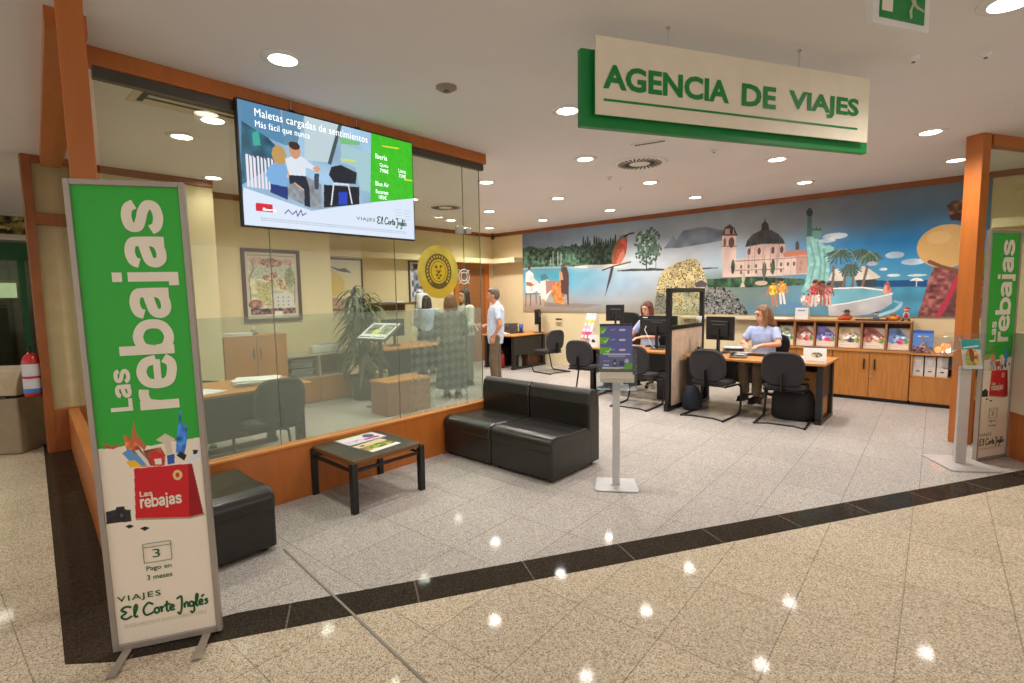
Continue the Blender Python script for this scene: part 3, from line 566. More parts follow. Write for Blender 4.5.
for f_, h_, a_, b_, c_ in (([(6.064,0.162)][0], [(6.07,0.563)][0], (186, 112, 84), (190, 70, 70), (214, 190, 170)), ([(6.185,0.169)][0], [(6.183,0.554)][0], (140, 82, 62), (130, 70, 56), (170, 100, 80)), ([(6.269,0.169)][0], [(6.257,0.52)][0], (150, 90, 66), (190, 110, 110), (206, 170, 160)), ([(5.934,0.162)][0], [(5.916,0.359)][0], (206, 160, 140), (226, 196, 180), (206, 150, 130)), ([(5.998,0.149)][0], [(5.986,0.345)][0], (190, 130, 110), (214, 120, 110), (206, 150, 130))): fig(f_, h_, a_, b_, c_)
# woman with a calabash on her back
mu.poly([(7.502,0.678),(7.533,0.734),(7.794,0.643),(8.058,0.659),(8.141,0.015),(7.364,0.002),(7.411,0.229),(7.465,0.515)], (142, 78, 76), noise=.5, cell=.04); mu.line([(7.773,0.561),(7.704,0.312),(7.588,0.006)], .06, (190, 48, 70)); mu.poly([(7.632,0.007),(7.763,0.423),(7.816,0.199),(7.787,0.009)], (92, 56, 56), alpha=.6)
mu.ell([(7.633,0.99)][0], .315, .30, (206, 160, 92), noise=.12, cell=.4); mu.ell([(7.548,1.117)][0], .13, .09, (222, 182, 120), alpha=.5); mu.line([(7.464,0.785),(7.599,0.708),(7.773,0.644)], .05, (124, 76, 58))
mu.poly([(7.614,1.538),(7.664,1.6),(7.768,1.616),(7.912,1.58),(7.965,1.334),(7.762,1.303),(7.654,1.369)], (122, 88, 66), noise=.5, cell=.05); mu.poly([(7.641,1.411),(7.772,1.437),(7.778,1.323),(7.666,1.34)], (72, 44, 38))
mu.poly([(7.948,0.853),(8.094,0.924),(8.113,0.549),(7.961,0.609)], (112, 128, 52), noise=.5)
g_ = mu.a.mean(2, keepdims=True); mu.a = np.clip((g_+.84*(mu.a-g_))*1.10, 0, 250)
t = thing('wall_mural', 'wall-wide printed travel mural of beach, bird, leopard, palace and green statue on the back wall', 'mural', (0, 0, 0))
mu.to_mesh('printed_picture', attr_mat('print_paint', .55, spec=.25), t, lambda u, v, d: (-7.91+u, 9.255-d, 1.2+v*.985))
struct_ = MB().mm(-7.91, .15, 9.257, 9.27, 1.2, 3.07).build('backing_sheet', M_WHITE, t)
# ================================================================ FRONT OF THE SHOP
# ---- sale banner stands
bc = Canvas(.396, 2.058, 170, (236, 224, 206))
gz = .93
bc.rect(0, .4, gz, 2.1, (46, 168, 54)); 
wv = [(0.008,0.953),(0.042,0.94),(0.086,0.944),(0.12,0.932),(0.183,0.933),(0.275,0.931),(0.388,0.93),(0.399,1.1),(0.021,1.132)]
bc.poly([(-.05, .925), (.05, .915), (.12, .925), (.2, .91), (.28, .92), (.45, .93), (.45, 1.05), (-.05, 1.05)], (46, 168, 54))
E_ = lambda pts, col, **k: bc.poly([(u-.002, v-.035) for u, v in pts], col, **k)
E_([(0.101,1.009),(0.142,0.978),(0.181,0.892),(0.191,0.847),(0.133,0.856),(0.104,0.955)], (206, 110, 60), noise=.5, cell=.02); E_([(0.145,1.066),(0.15,1.004),(0.184,0.946),(0.174,0.926),(0.141,0.97),(0.121,0.942)], (196, 104, 70))
E_([(0.019,0.981),(0.052,0.958),(0.096,0.969),(0.06,0.947),(0.034,0.952)], (206, 60, 50)); E_([(0.089,0.924),(0.117,0.943),(0.187,0.859),(0.133,0.854)], (96, 150, 204)); E_([(0.099,0.885),(0.135,0.887),(0.16,0.853),(0.115,0.854)], (240, 190, 40))
E_([(0.138,0.93),(0.152,0.933),(0.201,0.852),(0.182,0.85)], (224, 216, 206)); E_([(0.169,0.926),(0.238,0.935),(0.254,0.895),(0.246,0.846),(0.192,0.853)], (150, 80, 50), noise=.4, cell=.02); E_([(0.195,0.907),(0.214,0.921),(0.245,0.901),(0.246,0.849),(0.194,0.851)], (208, 44, 48)); E_([(0.209,0.883),(0.237,0.883),(0.235,0.855),(0.21,0.856)], (232, 226, 216))
E_([(0.222,0.969),(0.261,0.995),(0.296,0.967),(0.293,0.954),(0.281,0.955),(0.282,0.902),(0.259,0.896),(0.253,0.95)], (214, 200, 178)); E_([(0.259,0.894),(0.289,0.896),(0.288,0.852),(0.26,0.85)], (50, 90, 170)); E_([(0.304,0.977),(0.318,1.047),(0.323,1.096),(0.33,1.095),(0.328,1.035),(0.351,1.017),(0.344,0.951),(0.328,0.886),(0.296,0.901)], (56, 118, 196), noise=.5, cell=.02)
E_([(0.296,0.89),(0.315,0.904),(0.338,0.885),(0.326,0.859)], (30, 30, 40)); E_([(0.331,0.852),(0.396,0.901),(0.394,0.87),(0.345,0.845)], (214, 224, 236)); E_([(0.363,0.905),(0.386,0.904),(0.38,0.886),(0.364,0.884)], (40, 40, 60))
E_([(0.128,0.849),(0.34,0.843),(0.326,0.589),(0.115,0.618)], (204, 28, 38)); E_([(0.34,0.843),(0.356,0.841),(0.385,0.597),(0.326,0.589)], (150, 16, 26)); E_([(0.115,0.618),(0.326,0.589),(0.385,0.597),(0.396,0.589),(0.328,0.581),(0.116,0.609)], (170, 150, 130))
for q in [[(0.294,0.796)][0]]: q = (q[0]-.002, q[1]-.035); bc.ell(q, .019, .024, (226, 196, 130)); bc.ell(q, .008, .012, (190, 60, 40))
E_([(0.006,0.666),(0.042,0.671),(0.048,0.683),(0.076,0.682),(0.079,0.666),(0.1,0.66),(0.098,0.608),(0.004,0.609)], (44, 42, 44), noise=.3, cell=.01)
for q in [[(0.063,0.641)][0]]: q = (q[0]-.002, q[1]-.035); bc.ell(q, .013, .018, (20, 20, 22)); bc.ell(q, .007, .01, (80, 84, 92))
E_([(0.072,0.588),(0.092,0.594),(0.107,0.582),(0.086,0.574)], (24, 24, 28)); E_([(0.127,0.568),(0.148,0.575),(0.166,0.564),(0.145,0.554)], (24, 24, 28))
for z in (.088, .079, .070):
    for k in range(44):
        bc.rect(.03+k*.0075, .03+k*.0075+.005, z, z+.0028, (150, 140, 124), alpha=.8)
def banner_stand(label, loc, rz, lean=0.):
    t = thing('banner_stand', label, 'banner stand', loc, rz, 'sale banner stands at the shop front'); t.rotation_euler = (0, lean, rz)
    # local axes: x along the banner, -y to the front
    f = MB(); W, H = .44, 2.11
    f.mm(0, .022, -.018, .018, .0, H).mm(W-.022, W, -.018, .018, .0, H).mm(.022, W-.022, -.018, .018, 0, .03).mm(.022, W-.022, -.018, .018, H-.024, H)
    f.build('frame', M_GREYFR, t, .003)
    for x in (.04, .36):
        MB().mm(x, x+.035, -.20, .20, 0, .006).build('foot', M_GREYFR, t)
    bc.to_mesh('printed_sheet', attr_mat('banner_paint', .45), t, lambda u, v, d: (.022+u, -.008-d, .028+v))
    MB().mm(.022, W-.022, -.007, .01, .03, H-.024).build('back_sheet', M_WHITE, t)
    fn = lambda u, v, d: (.022+u, -.008-d, v)
    for a_ in (('rebajas', fn, .326, 1.10, .152, .93, True), ('Las', fn, .146, 1.105, .060, .19, True), ('rebajas', fn, .136, .655, .042, .165), ('Las', fn, .138, .708, .018, .05)): bold_word(*a_).build('white_lettering', M_LETTER, t)
    letters('green_lettering', [('VIAJES', .012, .182, .222, .257, dict(bold=.012, spacing=1.2)), ('@', .018, .372, .118, .208, dict(w=.19)), ('Pago en', .135, .235, .350, .378, dict(bold=.012)), ('3 meses', .135, .235, .312, .336, dict(bold=.012)), ('3', .165, .195, .415, .455, dict(bold=0.))], fn, M_DKGREEN, t); g = MB()
    for a, b in (((.13, .395), (.13, .485)), ((.24, .395), (.24, .485)), ((.13, .395), (.24, .395)), ((.13, .485), (.24, .485)), ((.13, .468), (.24, .468))):
        g.bar(fn(*a, .0025), fn(*b, .0025), .003, .001)
    g.build('calendar_outline', M_DKGREEN, t)
    return t
rzB = radians(60)
banner_stand('large green and white sale banner in a grey frame at the left corner post', (-2.845, .415, .004), rzB, -.013)
banner_stand('green and white sale banner in a grey frame beside the right-hand orange post', (.10, 6.27, .001), rzB)

# ---- video screen hung at the top of the glass
tv = Canvas(1.53, .87, 420, (206, 222, 238))
T = tv.poly; tv.rect(0, .2, .2, .9, (90, 138, 172))
T([(0.031,0.892),(1.101,0.887),(1.073,0.267),(0.518,0.154),(-0.007,0.26)], (150, 182, 208), noise=.15, cell=.2)
T([(0.022,0.742),(0.153,0.687),(0.255,0.603),(0.285,0.483),(-0.006,0.277)], (44, 96, 118), noise=.4, cell=.05); T([(0.031,0.892),(0.308,0.891),(0.329,0.618),(0.204,0.645),(0.021,0.725)], (86, 136, 172)); T([(0.092,0.656),(0.136,0.683),(0.147,0.581),(0.095,0.567)], (60, 170, 150))
T([(0.317,0.884),(0.497,0.884),(0.425,0.637),(0.329,0.618)], (96, 140, 168)); T([(0.497,0.884),(0.811,0.892),(0.685,0.554),(0.479,0.536)], (190, 208, 214)); T([(0.788,0.877),(0.821,0.878),(0.706,0.538),(0.674,0.542)], (70, 86, 92))
T([(0.803,0.733),(1.092,0.689),(1.078,0.373),(0.969,0.379),(0.931,0.557),(0.795,0.573)], (164, 200, 206)); T([(0.783,0.772),(0.988,0.775),(0.975,0.744),(0.803,0.723)], (120, 190, 120)); 
for k in range(9):
    x = 85+k*12; T([(a, b) for a, b in [((x-78)/707*1.53+.02, .27), ((x-78)/707*1.53+.036, .27), ((x-78)/707*1.53+.036, .5-.01*(k % 3)), ((x-78)/707*1.53+.02, .5)]], (232, 226, 236))
T([(0.2,0.271),(0.327,0.234),(0.519,0.173),(0.602,0.182),(0.612,0.368),(0.472,0.422),(0.278,0.355)], (140, 146, 152), noise=.2)
T([(0.191,0.431),(0.257,0.487),(0.331,0.473),(0.353,0.366),(0.321,0.307),(0.203,0.317),(0.17,0.374)], (120, 172, 220)); T([(0.203,0.317),(0.335,0.309),(0.329,0.216),(0.199,0.253)], (34, 54, 120)); tv.ell([(0.28,0.536)][0], .055, .07, (190, 150, 90)); T([(0.348,0.439),(0.467,0.328),(0.487,0.321),(0.456,0.303),(0.326,0.39)], (220, 176, 140))
T([(0.324,0.517),(0.402,0.559),(0.47,0.553),(0.567,0.495),(0.556,0.47),(0.486,0.481),(0.481,0.405),(0.355,0.394),(0.331,0.473)], (220, 226, 236)); tv.ell([(0.404,0.596)][0], .045, .065, (206, 150, 116)); tv.ell([(0.402,0.629)][0], .045, .03, (60, 44, 36)); T([(0.346,0.402),(0.482,0.415),(0.508,0.333),(0.509,0.178),(0.46,0.185),(0.466,0.309),(0.391,0.354),(0.351,0.329)], (30, 40, 56)); T([(0.54,0.486),(0.589,0.514),(0.614,0.484),(0.575,0.458)], (216, 160, 120))
T([(0.705,0.522),(0.794,0.553),(0.94,0.514),(0.924,0.418),(0.721,0.403),(0.68,0.456)], (34, 38, 48)); T([(0.633,0.371),(0.958,0.398),(0.951,0.253),(0.624,0.191)], (26, 30, 40)); tv.line([(0.69,0.222),(0.72,0.393),(0.854,0.403),(0.881,0.255)], .012, (220, 224, 230)); T([(0.761,0.33),(0.84,0.341),(0.835,0.239),(0.756,0.23)], (40, 70, 190)); T([(0.554,0.445),(0.596,0.452),(0.585,0.325),(0.552,0.328)], (60, 70, 90))
T([(1.096,0.876),(1.579,0.87),(1.542,0.378),(1.061,0.283)], (60, 190, 34), noise=.06)
T([(0.006,0.262),(0.518,0.154),(1.061,0.281),(1.548,0.379),(1.51,-0.01),(-0.024,-0.01)], (218, 230, 246)); T([(0.088,0.164),(0.208,0.165),(0.209,0.107),(0.085,0.108)], (214, 30, 50))
for a, b in (((.37, .1)), ((1.28, .62)), ((1.34, .62)), ((1.26, .32)), ((1.32, .34))): pass
for q in ([(1.209,0.785),(1.38,0.797)], [(0.796,0.597),(0.933,0.608)], [(1.436,0.533),(1.52,0.535)]): tv.line(q, .012, (214, 230, 60))
for x in (1.32, 1.42):
    for k in range(4): tv.line([(x, .18+k*.025), (x+.07, .18+k*.025)], .004, (176, 190, 206))
for k in range(60): tv.rect(.12+k*.022, .12+k*.022+.015, .055, .062, (170, 182, 200)); tv.rect(.12+k*.022, .12+k*.022+.015, .042, .048, (180, 190, 206))
tv.line([(.30, .11), (.33, .14), (.36, .11), (.39, .14), (.40, .10), (.43, .15), (.44, .11), (.47, .13)], .008, (90, 70, 150))
t = thing('video_screen', 'large wall-mounted video screen hung at the top of the glass wall', 'screen', (-3.9, 1.505, 2.13)); t.scale = (1, .985, 1)
MB().mm(-.045, .0, -.012, 1.542, -.012, .882).build('housing', M_BLACKP, t, .004)
tv.to_mesh('display', attr_mat('screen_paint', .3, emit=.36), t, lambda u, v, d: (.002+d, u, v))
for y in (.45, 1.05): MB().mm(-.075, -.045, y-.03, y+.03, .6, .95).build('bracket', M_BLACK, t)
fn = lambda u, v, d: (.003+d, u, v)
M_SCRW = mat('screen_white', (240, 244, 250), emit=.42); M_SCRG = mat('screen_green', (10, 74, 52), emit=.25)
W_ = [('Maletas cargadas de sentimientos', .115, 1.055, .760, .835, dict(bold=.0, spacing=1.06)), ('Más fácil que nunca', .115, .53, .690, .75, dict(bold=.0, spacing=1.06))]
l = MB()
W_.append(('Iberia', 1.13, 1.25, .665, .71, dict(bold=.004))); W_.append(('Quito', 1.17, 1.26, .60, .635, dict(bold=.004))); W_.append(('798€', 1.17, 1.26, .555, .59, dict(bold=.004))); W_.append(('Lima', 1.37, 1.45, .585, .62, dict(bold=.004))); W_.append(('759€', 1.37, 1.45, .54, .575, dict(bold=.004)))
W_.append(('Blue Air', 1.12, 1.26, .435, .475, dict(bold=.004))); W_.append(('Bucarest', 1.12, 1.25, .37, .405, dict(bold=.004))); W_.append(('185€', 1.15, 1.23, .325, .36, dict(bold=.004)))
W_.append(('iberia', .135, .235, .115, .135, dict(bold=.01)))
letters('white_lettering', W_, fn, M_SCRW, t)
letters('green_lettering', [('VIAJES', .915, 1.10, .115, .15, dict(bold=.01, spacing=1.2)), ('@', 1.12, 1.44, .085, .175, dict(w=.2))], fn, M_SCRG, t)
for y in (1.9, 2.46):
    t2 = thing('hanger_cable', 'thin steel cable fixed above the video screen, %s one' % ('left' if y < 2 else 'right'), 'cable', (-3.9, y, 3.0), group='cables above the screen')
    MB().cyl((-.02, 0, .0), (-.02, 0, .1), .004).build('wire', M_ALU, t2); MB().mm(-.04, 0, -.02, .02, -.01, .02).build('clip', M_BLACK, t2)

# ---- hanging sign
P0 = Vector((-1.35, 2.84, 0))-nS*.055+dS*.036; t = thing('hanging_sign', 'white and green board sign reading AGENCIA DE VIAJES hung from the ceiling', 'sign', P0, radians(60)); t.scale = (.963, 1, 1)
MB().mm(-.56, 1.66, -.01, .03, 2.52, 2.93).build('green_board', M_GREEN, t, .002)
MB().mm(-.49, 1.60, -.055, -.045, 2.575, 2.985).build('white_board', M_SIGNW, t, .001)
for x in (-.3, .55, 1.4): MB().cyl((x, -.045, 2.70), (x, -.01, 2.70), .012).build('spacer', M_ALU, t)
for x in (0., 1.0): MB().cyl((x, -.03, 2.9), (x, -.03, 3.1), .0022, n=6).build('wire', flat((190, 190, 190), .4), t); MB().cyl((x, -.03, 3.09), (x, -.03, 3.1), .012).build('ceiling_cup', M_ALU, t)
fn = lambda u, v, d: (u, -.056-d, v)
letters('lettering', [('AGENCIA', -.445, .425, 2.712, 2.842, dict(bold=.035)), ('DE', .52, .79, 2.712, 2.842, dict(bold=.035)), ('VIAJES', .895, 1.505, 2.700, 2.842, dict(bold=.035))], fn, M_GREEN, t); MB().mm(-.44, 1.50, -.058, -.056, 2.648, 2.660).build('green_underline', M_GREEN, t)

# ---- emergency exit sign under the ceiling
t = thing('exit_sign', 'green and white running-man emergency exit sign near the ceiling edge', 'sign', (-.33, 3.22, 0), radians(60))
MB().mm(-.03, .03, -.015, .015, 3.07, 3.1).build('mount', M_WHITE, t); MB().mm(-.19, .19, -.02, .02, 2.86, 3.07).build('box', M_WHITE, t, .004)
p = MB().mm(-.15, .15, -.024, -.021, 2.89, 3.045); p.build('green_face', M_GREEN, t)
MB().mm(-.14, -.07, -.026, -.025, 2.92, 3.035).build('white_doorway', M_LETTER, t); q = MB(); q.bar((.04, -.026, 3.02), (.065, -.026, 2.97), .03, .002).bar((.06, -.026, 2.975), (.045, -.026, 2.94), .02, .002).bar((.045, -.026, 2.945), (.052, -.026, 2.905), .016, .002).bar((.065, -.026, 2.975), (.10, -.026, 2.955), .018, .002).bar((.10, -.026, 2.96), (.14, -.026, 2.948), .015, .002).bar((.05, -.026, 3.01), (.0, -.026, 2.985), .014, .002).cyl((.035, -.0245, 3.035), (.035, -.027, 3.035), .014)
q.build('running_figure', M_LETTER, t)

# ---- round seal print on a flat disc against the glass
sc = Canvas(.54, .54, 140, (206, 186, 70)); cc = (.27, .27)
sc.put(np.ones(sc.X.shape, bool), (202, 184, 76), noise=.1, cell=.1); sc.put((sc.Y < .18), (206, 164, 30), alpha=.5)
sc.put((((sc.X-.27)/.17)**2+((sc.Y-.275)/.175)**2 < 1) & (((sc.X-.27)/.115)**2+((sc.Y-.275)/.12)**2 > 1), (96, 84, 36), noise=.2)
sc.ell(cc, .108, .114, (208, 178, 40)); sc.put((((sc.X-.27)/.098)**2+((sc.Y-.275)/.104)**2 < 1) & (((sc.X-.27)/.09)**2+((sc.Y-.275)/.096)**2 > 1), (110, 92, 34))
for k in range(26):
    a = 2*pi*k/26
    if sin(a) > -.75: sc.ell((.27+.143*cos(a), .275+.148*sin(a)), .010, .013, (196, 176, 80))
for q in [(.24, .32), (.30, .325), (.27, .27), (.25, .24), (.295, .235), (.27, .21)]: sc.ell(q, .017, .012, (92, 78, 30))
for q in ([(.24, .34), (.26, .25)], [(.3, .34), (.28, .25)], [(.23, .28), (.31, .28)]): sc.line(q, .006, (92, 78, 30))
t = thing('round_seal', 'round gold seal emblem on the glass wall', 'emblem', (XG+.012, 3.35, 1.84))
m = MB(); m.cyl((-.003, 0, 0), (0, 0, 0), .262, n=48); m.build('disc', flat((190, 170, 60), .5), t)
o = sc.to_mesh('printed_emblem', attr_mat('seal_paint', .4), t, lambda u, v, d: (.001, u-.27, v-.27))
me = o.data
import bmesh
bm = bmesh.new(); bm.from_mesh(me); bmesh.ops.delete(bm, geom=[f for f in bm.faces if (f.calc_center_median().yz).length > .262], context='FACES'); bm.to_mesh(me); bm.free()

# ---- black leather seats
def seat_profile(dep, hs, hb):
    return [(0, .03), (0, hs-.05), (.015, hs-.015), (.05, hs), (dep*.35, hs-.004), (dep-.16, hs-.03), (dep-.13, .03)]
def lounge(label, loc, rz, w=.67, back=True, d=.745, hs=.39, group='black leather lounge seats'):
    t = thing('lounge_seat' if back else 'ottoman', label, 'armchair' if back else 'ottoman', loc, rz, group)
    MB().mm(.0, w, .0, d-(.15 if back else 0), .025, hs-.10).build('base', M_LEATHER, t, .018, 3)
    s = MB(); s.prism([(-.008, hs-.13), (-.012, hs-.04), (.02, hs-.004), (.08, hs+.008), (d*.4, hs-.006), (d-(.15 if back else 0)-.05, hs-.012 if back else hs), (d-(.14 if back else 0), hs-.05), (d-(.14 if back else 0), hs-.13)], lambda u, v, k: (k, u, v), .0, w)
    s.build('seat_cushion', M_LEATHER, t, .022, 4)
    if back:
        b = MB(); b.prism([(d-.17, .03), (d-.175, hs), (d-.185, hs+.2), (d-.17, .69), (d-.12, .725), (d-.05, .71), (d-.01, .65), (d, .5), (d, .03)], lambda u, v, k: (k, u, v), .0, w)
        b.build('backrest', M_LEATHER, t, .02, 4)
    for x in (.06, w-.06):
        for y in (.06, d-.08): MB().cyl((x, y, 0), (x, y, .03), .02).build('glide', M_BLACK, t)
    return t
lounge('black leather armless seat against the low orange wall, left of the pair', (-3.925, 3.325, 0), 0, .655)
lounge('black leather armless seat, right one of the joined pair with the free end', (-3.262, 3.325, 0), 0, .715)
lounge('black leather ottoman seat behind the large sale banner', (-3.23, .66, 0), radians(90), .67, False, .66, .405)
# ---- coffee table with magazines
t = thing('coffee_table', 'low black-legged square coffee table with dark grey top beside the glass wall', 'table', (-3.625, 2.25, 0), radians(0))
MB().mm(-.31, .31, -.315, .315, .365, .4).build('tabletop', mat('table_edge', (120, 78, 44), .4, var=.06), t, .004)
MB().mm(-.303, .303, -.308, .308, .4, .4015).build('top_surface', M_TABLETOP, t)
for x, y in ((-1, -1), (1, -1), (-1, 1), (1, 1)): MB().mm(x*.30-.024, x*.30+.024, y*.31-.024, y*.31+.024, 0, .385).build('leg', M_BLACK, t, .004)
for y in (-.31, .31): MB().mm(-.3, .3, y-.01, y+.01, .31, .33).build('rail', M_BLACK, t)
for x in (-.30, .30): MB().mm(x-.01, x+.01, -.3, .3, .31, .33).build('rail', M_BLACK, t)
def booklet(name, label, cat, loc, rz, w, h, paint, group=None, th=.004, tilt=0):
    t = thing(name, label, cat, loc, rz, group); 
    MB().mm(-w/2, w/2, -h/2, h/2, 0, th).build('pages', M_PAPER, t)
    c = Canvas(w, h, 60); paint(c); c.to_mesh('cover', attr_mat('print_paint'), t, lambda u, v, d: (u-w/2, v-h/2, th+.0008)); 
    if tilt: t.rotation_euler = (tilt, 0, rz)
    return t
def pm1(c):
    c.put(np.ones(c.X.shape, bool), (226, 216, 226)); c.rect(.02, c.W*.5, .02, .1, (206, 190, 214), noise=.5); c.ell((c.W*.75, c.H*.6), .05, .05, (80, 70, 150)); c.rect(c.W*.5, c.W*.9, .03, .08, (190, 90, 120), noise=.6, cell=.02); c.rect(0, c.W, c.H-.03, c.H, (190, 210, 160))
def pm2(c):
    c.put(np.ones(c.X.shape, bool), (214, 196, 160)); c.rect(0, c.W, 0, c.H*.2, (236, 232, 226)); c.rect(0, c.W, c.H*.2, c.H*.65, (150, 130, 70), noise=.6, cell=.03); c.rect(.05, c.W-.05, c.H*.35, c.H*.5, (110, 150, 50), noise=.6, cell=.02); c.ell((.06, c.H*.8), .02, .02, (90, 50, 40))
booklet('magazine', 'white and mauve magazine lying on the coffee table nearest the glass', 'magazine', (-3.80, 2.30, .4025), radians(93), .36, .22, pm1, 'magazines on the coffee table')
booklet('magazine', 'brown and green magazine lying on the coffee table nearest the aisle', 'magazine', (-3.53, 2.28, .4025), radians(97), .29, .25, pm2, 'magazines on the coffee table')

# ---- brochure stands
def bstand_base(t, w, d, pole_w, h, m=None):
    MB().prism([(-w/2, -d/2+.03), (-w/2+.02, -d/2), (w/2-.02, -d/2), (w/2, -d/2+.03), (w/2-.02, d/2), (-w/2+.02, d/2)], lambda u, v, k: (u, v, k), .002, .014).build('base_plate', M_STEEL, t, .003)
    MB().mm(-pole_w/2, pole_w/2, -.015, .015, .014, h).build('pole', M_STEEL, t, .003)
t = thing('brochure_stand', 'silver pedestal leaflet stand holding a blue and green poster, in front of the leather seats', 'display stand', (-2.13, 3.655, 0), radians(33), 'leaflet stands in the entrance')
bstand_base(t, .36, .30, .06, .88)
a = MB(); a.mm(-.16, .16, -.055, -.051, .82, 1.10).mm(-.16, .16, .02, .024, .82, 1.15).mm(-.16, .16, -.055, .024, .815, .82).mm(-.16, -.156, -.055, .024, .82, 1.10).mm(.156, .16, -.055, .024, .82, 1.10)
a.build('acrylic_pocket', M_ACRYL, t)
MB().mm(-.13, .14, -.05, -.02, .88, .94).build('white_block', M_SIGNW, t)
pc = Canvas(.26, .44, 110, (104, 108, 168))
pc.rect(0, .26, 0, .09, (226, 212, 196)); pc.put((pc.Y > .05) & (pc.Y < .075+.03*((pc.X-.13)/.13)**2), (96, 104, 92)); pc.rect(.0, .26, .425, .44, (54, 54, 66))
for k, z in enumerate((.38, .30, .22)): pc.poly([(0, z-.02), (.03+.02*k, z-.022), (.06+.02*k, z+.03), (0, z+.03)], (110, 190, 50)); pc.line([(.012+.02*k, z), (.025+.02*k, z-.008), (.045+.02*k, z+.015)], .005, (230, 240, 230)); pc.ell((.18, z+.01), .028, .009, (206, 208, 226)); pc.line([(.09, z+.01), (.12, z+.015)], .006, (176, 178, 214))
pc.line([(.03, .195), (.24, .195)], .008, (206, 208, 230)); pc.line([(.07, .18), (.20, .18)], .006, (206, 208, 230)); pc.line([(.1, .163), (.22, .163)], .004, (150, 160, 120))
pc.ell((.215, .14), .017, .017, (206, 208, 226)); pc.poly([(.105, .10), (.115, .155), (.125, .155), (.135, .1)], (30, 34, 40)); pc.ell((.12, .12), .008, .012, (206, 214, 90)); pc.poly([(.155, .1), (.16, .14), (.19, .14), (.20, .1)], (50, 60, 104), noise=.6, cell=.01)
pc.rect(.03, .075, .10, .112, (226, 226, 236)); pc.rect(.02, .10, .078, .09, (226, 226, 236)); pc.line([(.03, .14), (.08, .14)], .005, (190, 192, 220)); pc.poly([(.19, .07), (.26, .08), (.26, .125), (.2, .115)], (110, 190, 50))
pc.to_mesh('poster', attr_mat('print_paint'), t, lambda u, v, d: (u-.135, -.046+(v-.1)*.10, .915+v)); MB().prism([(-.044, .915), (-.002, 1.355), (.001, 1.355), (-.041, .915)], lambda u, v, k: (k, u, v), -.135, .125).build('poster_card', M_PAPER, t)
t = thing('brochure_stand', 'silver pedestal leaflet stand with clear holder and teal leaflet beside the right-hand banner', 'display stand', (.0, 6.10, 0), radians(33), 'leaflet stands in the entrance')
bstand_base(t, .40, .46, .09, .90)
a = MB(); a.mm(-.17, .17, -.09, -.086, .88, 1.02).mm(-.17, .17, .03, .034, .88, 1.20).mm(-.17, .17, -.09, .034, .875, .88).mm(-.17, -.166, -.09, .034, .88, 1.1).mm(.166, .17, -.09, .034, .88, 1.1).mm(-.17, .17, -.1, -.085, .84, .85)
a.build('acrylic_pocket', M_ACRYL, t)
a = MB(); a.lathe([(.03, .0), (.09, .03), (.13, .09), (.15, .17), (.147, .17), (.126, .09), (.085, .035), (.03, .006)], (-.20, .0, 1.0)); a.build('clear_bowl', M_ACRYL, t)
lc = Canvas(.15, .26, 60, (210, 206, 190)); lc.rect(0, .15, .17, .26, (60, 160, 158), noise=.15); lc.ell((.075, .1), .05, .08, (206, 140, 60), noise=.6, cell=.02); lc.ell((.05, .07), .03, .05, (180, 180, 60), noise=.4); lc.ell((.075, .12), .02, .06, (130, 70, 44)); lc.rect(0, .15, 0, .03, (230, 226, 220)); lc.line([(.02, .185), (.13, .2)], .012, (206, 230, 230))
lt = thing('leaflet', 'teal and yellow leaflet standing in the clear holder by the right-hand banner', 'leaflet', (.0, 6.10, .885), radians(33)); lc.to_mesh('front_print', attr_mat('print_paint'), lt, lambda u, v, d: (u-.05, -.06+v*.25, v)); MB().prism([(-.059, 0), (.006, .26), (.01, .26), (-.055, 0)], lambda u, v, k: (k, u, v), -.05, .10).build('pages', M_PAPER, lt)

# ---- left edge of the picture: extinguisher, waste bin, shop across the mall
t = thing('fire_extinguisher', 'red fire extinguisher with white label hung at the far left framed panel', 'extinguisher', (-7.30, .60, .62))
MB().lathe([(0, .0), (.07, .0), (.078, .02), (.078, .36), (.06, .42), (.03, .45), (.02, .46), (0, .46)]).build('cylinder', mat('extinguisher_red', (186, 30, 32), .3, coat=.3), t)
MB().lathe([(.0793, .05), (.0793, .34)], n=24).build('label_sleeve', flat((206, 206, 214), .5), t); MB().lathe([(.0797, .04), (.0797, .085)], n=24).build('blue_band', flat((60, 120, 190), .5), t); MB().lathe([(.0801, .19), (.0801, .215)], n=24).build('red_band', flat((186, 30, 40), .5), t)
MB().mm(-.035, .035, -.012, .012, .46, .50).bar((0, 0, .5), (.07, 0, .53), .018, .01).bar((0, 0, .485), (.07, 0, .475), .018, .01).build('valve', M_BLACK, t)
MB().tube([(-.03, 0, .48), (-.09, 0, .44), (-.10, 0, .3), (-.095, 0, .12)], .011).build('hose', M_BLACK, t)
MB().mm(-.02, .02, .075, .10, .25, .4).build('bracket', M_BLACK, t)
t = thing('waste_bin', 'beige free-standing bin with rounded hood and dark slot at the left edge', 'bin', (-7.70, .46, 0), radians(-40))
arc = [(-.22+.44*0, .62)]+[(.22*-cos(pi*i/10), .62+.30*sin(pi*i/10)) for i in range(1, 10)]+[(.22, .62)]
MB().mm(-.22, .22, -.2, .2, .0, .60).build('body', mat('bin_beige', (150, 132, 106), .5), t, .02); MB().prism(arc, lambda u, v, k: (u, k, v+.005), -.2, .2).build('hood', mat('bin_hood', (176, 156, 124), .5), t, .01)
MB().mm(-.222, .222, -.206, .1, .60, .632).build('dark_slot', M_BLACK, t); MB().mm(-.01, .01, -.207, -.2, .38, .46).build('lock', M_BLACK, t)
t = thing('shopfront', 'dark glazed shop entrance with a green frame seen far across the mall', 'shop front', (-12.2, 0, 0))
MB().mm(-.1, .0, -4, 4.5, 2.32, 2.62).build('green_header', mat('shop_green', (18, 86, 44), .5), t)
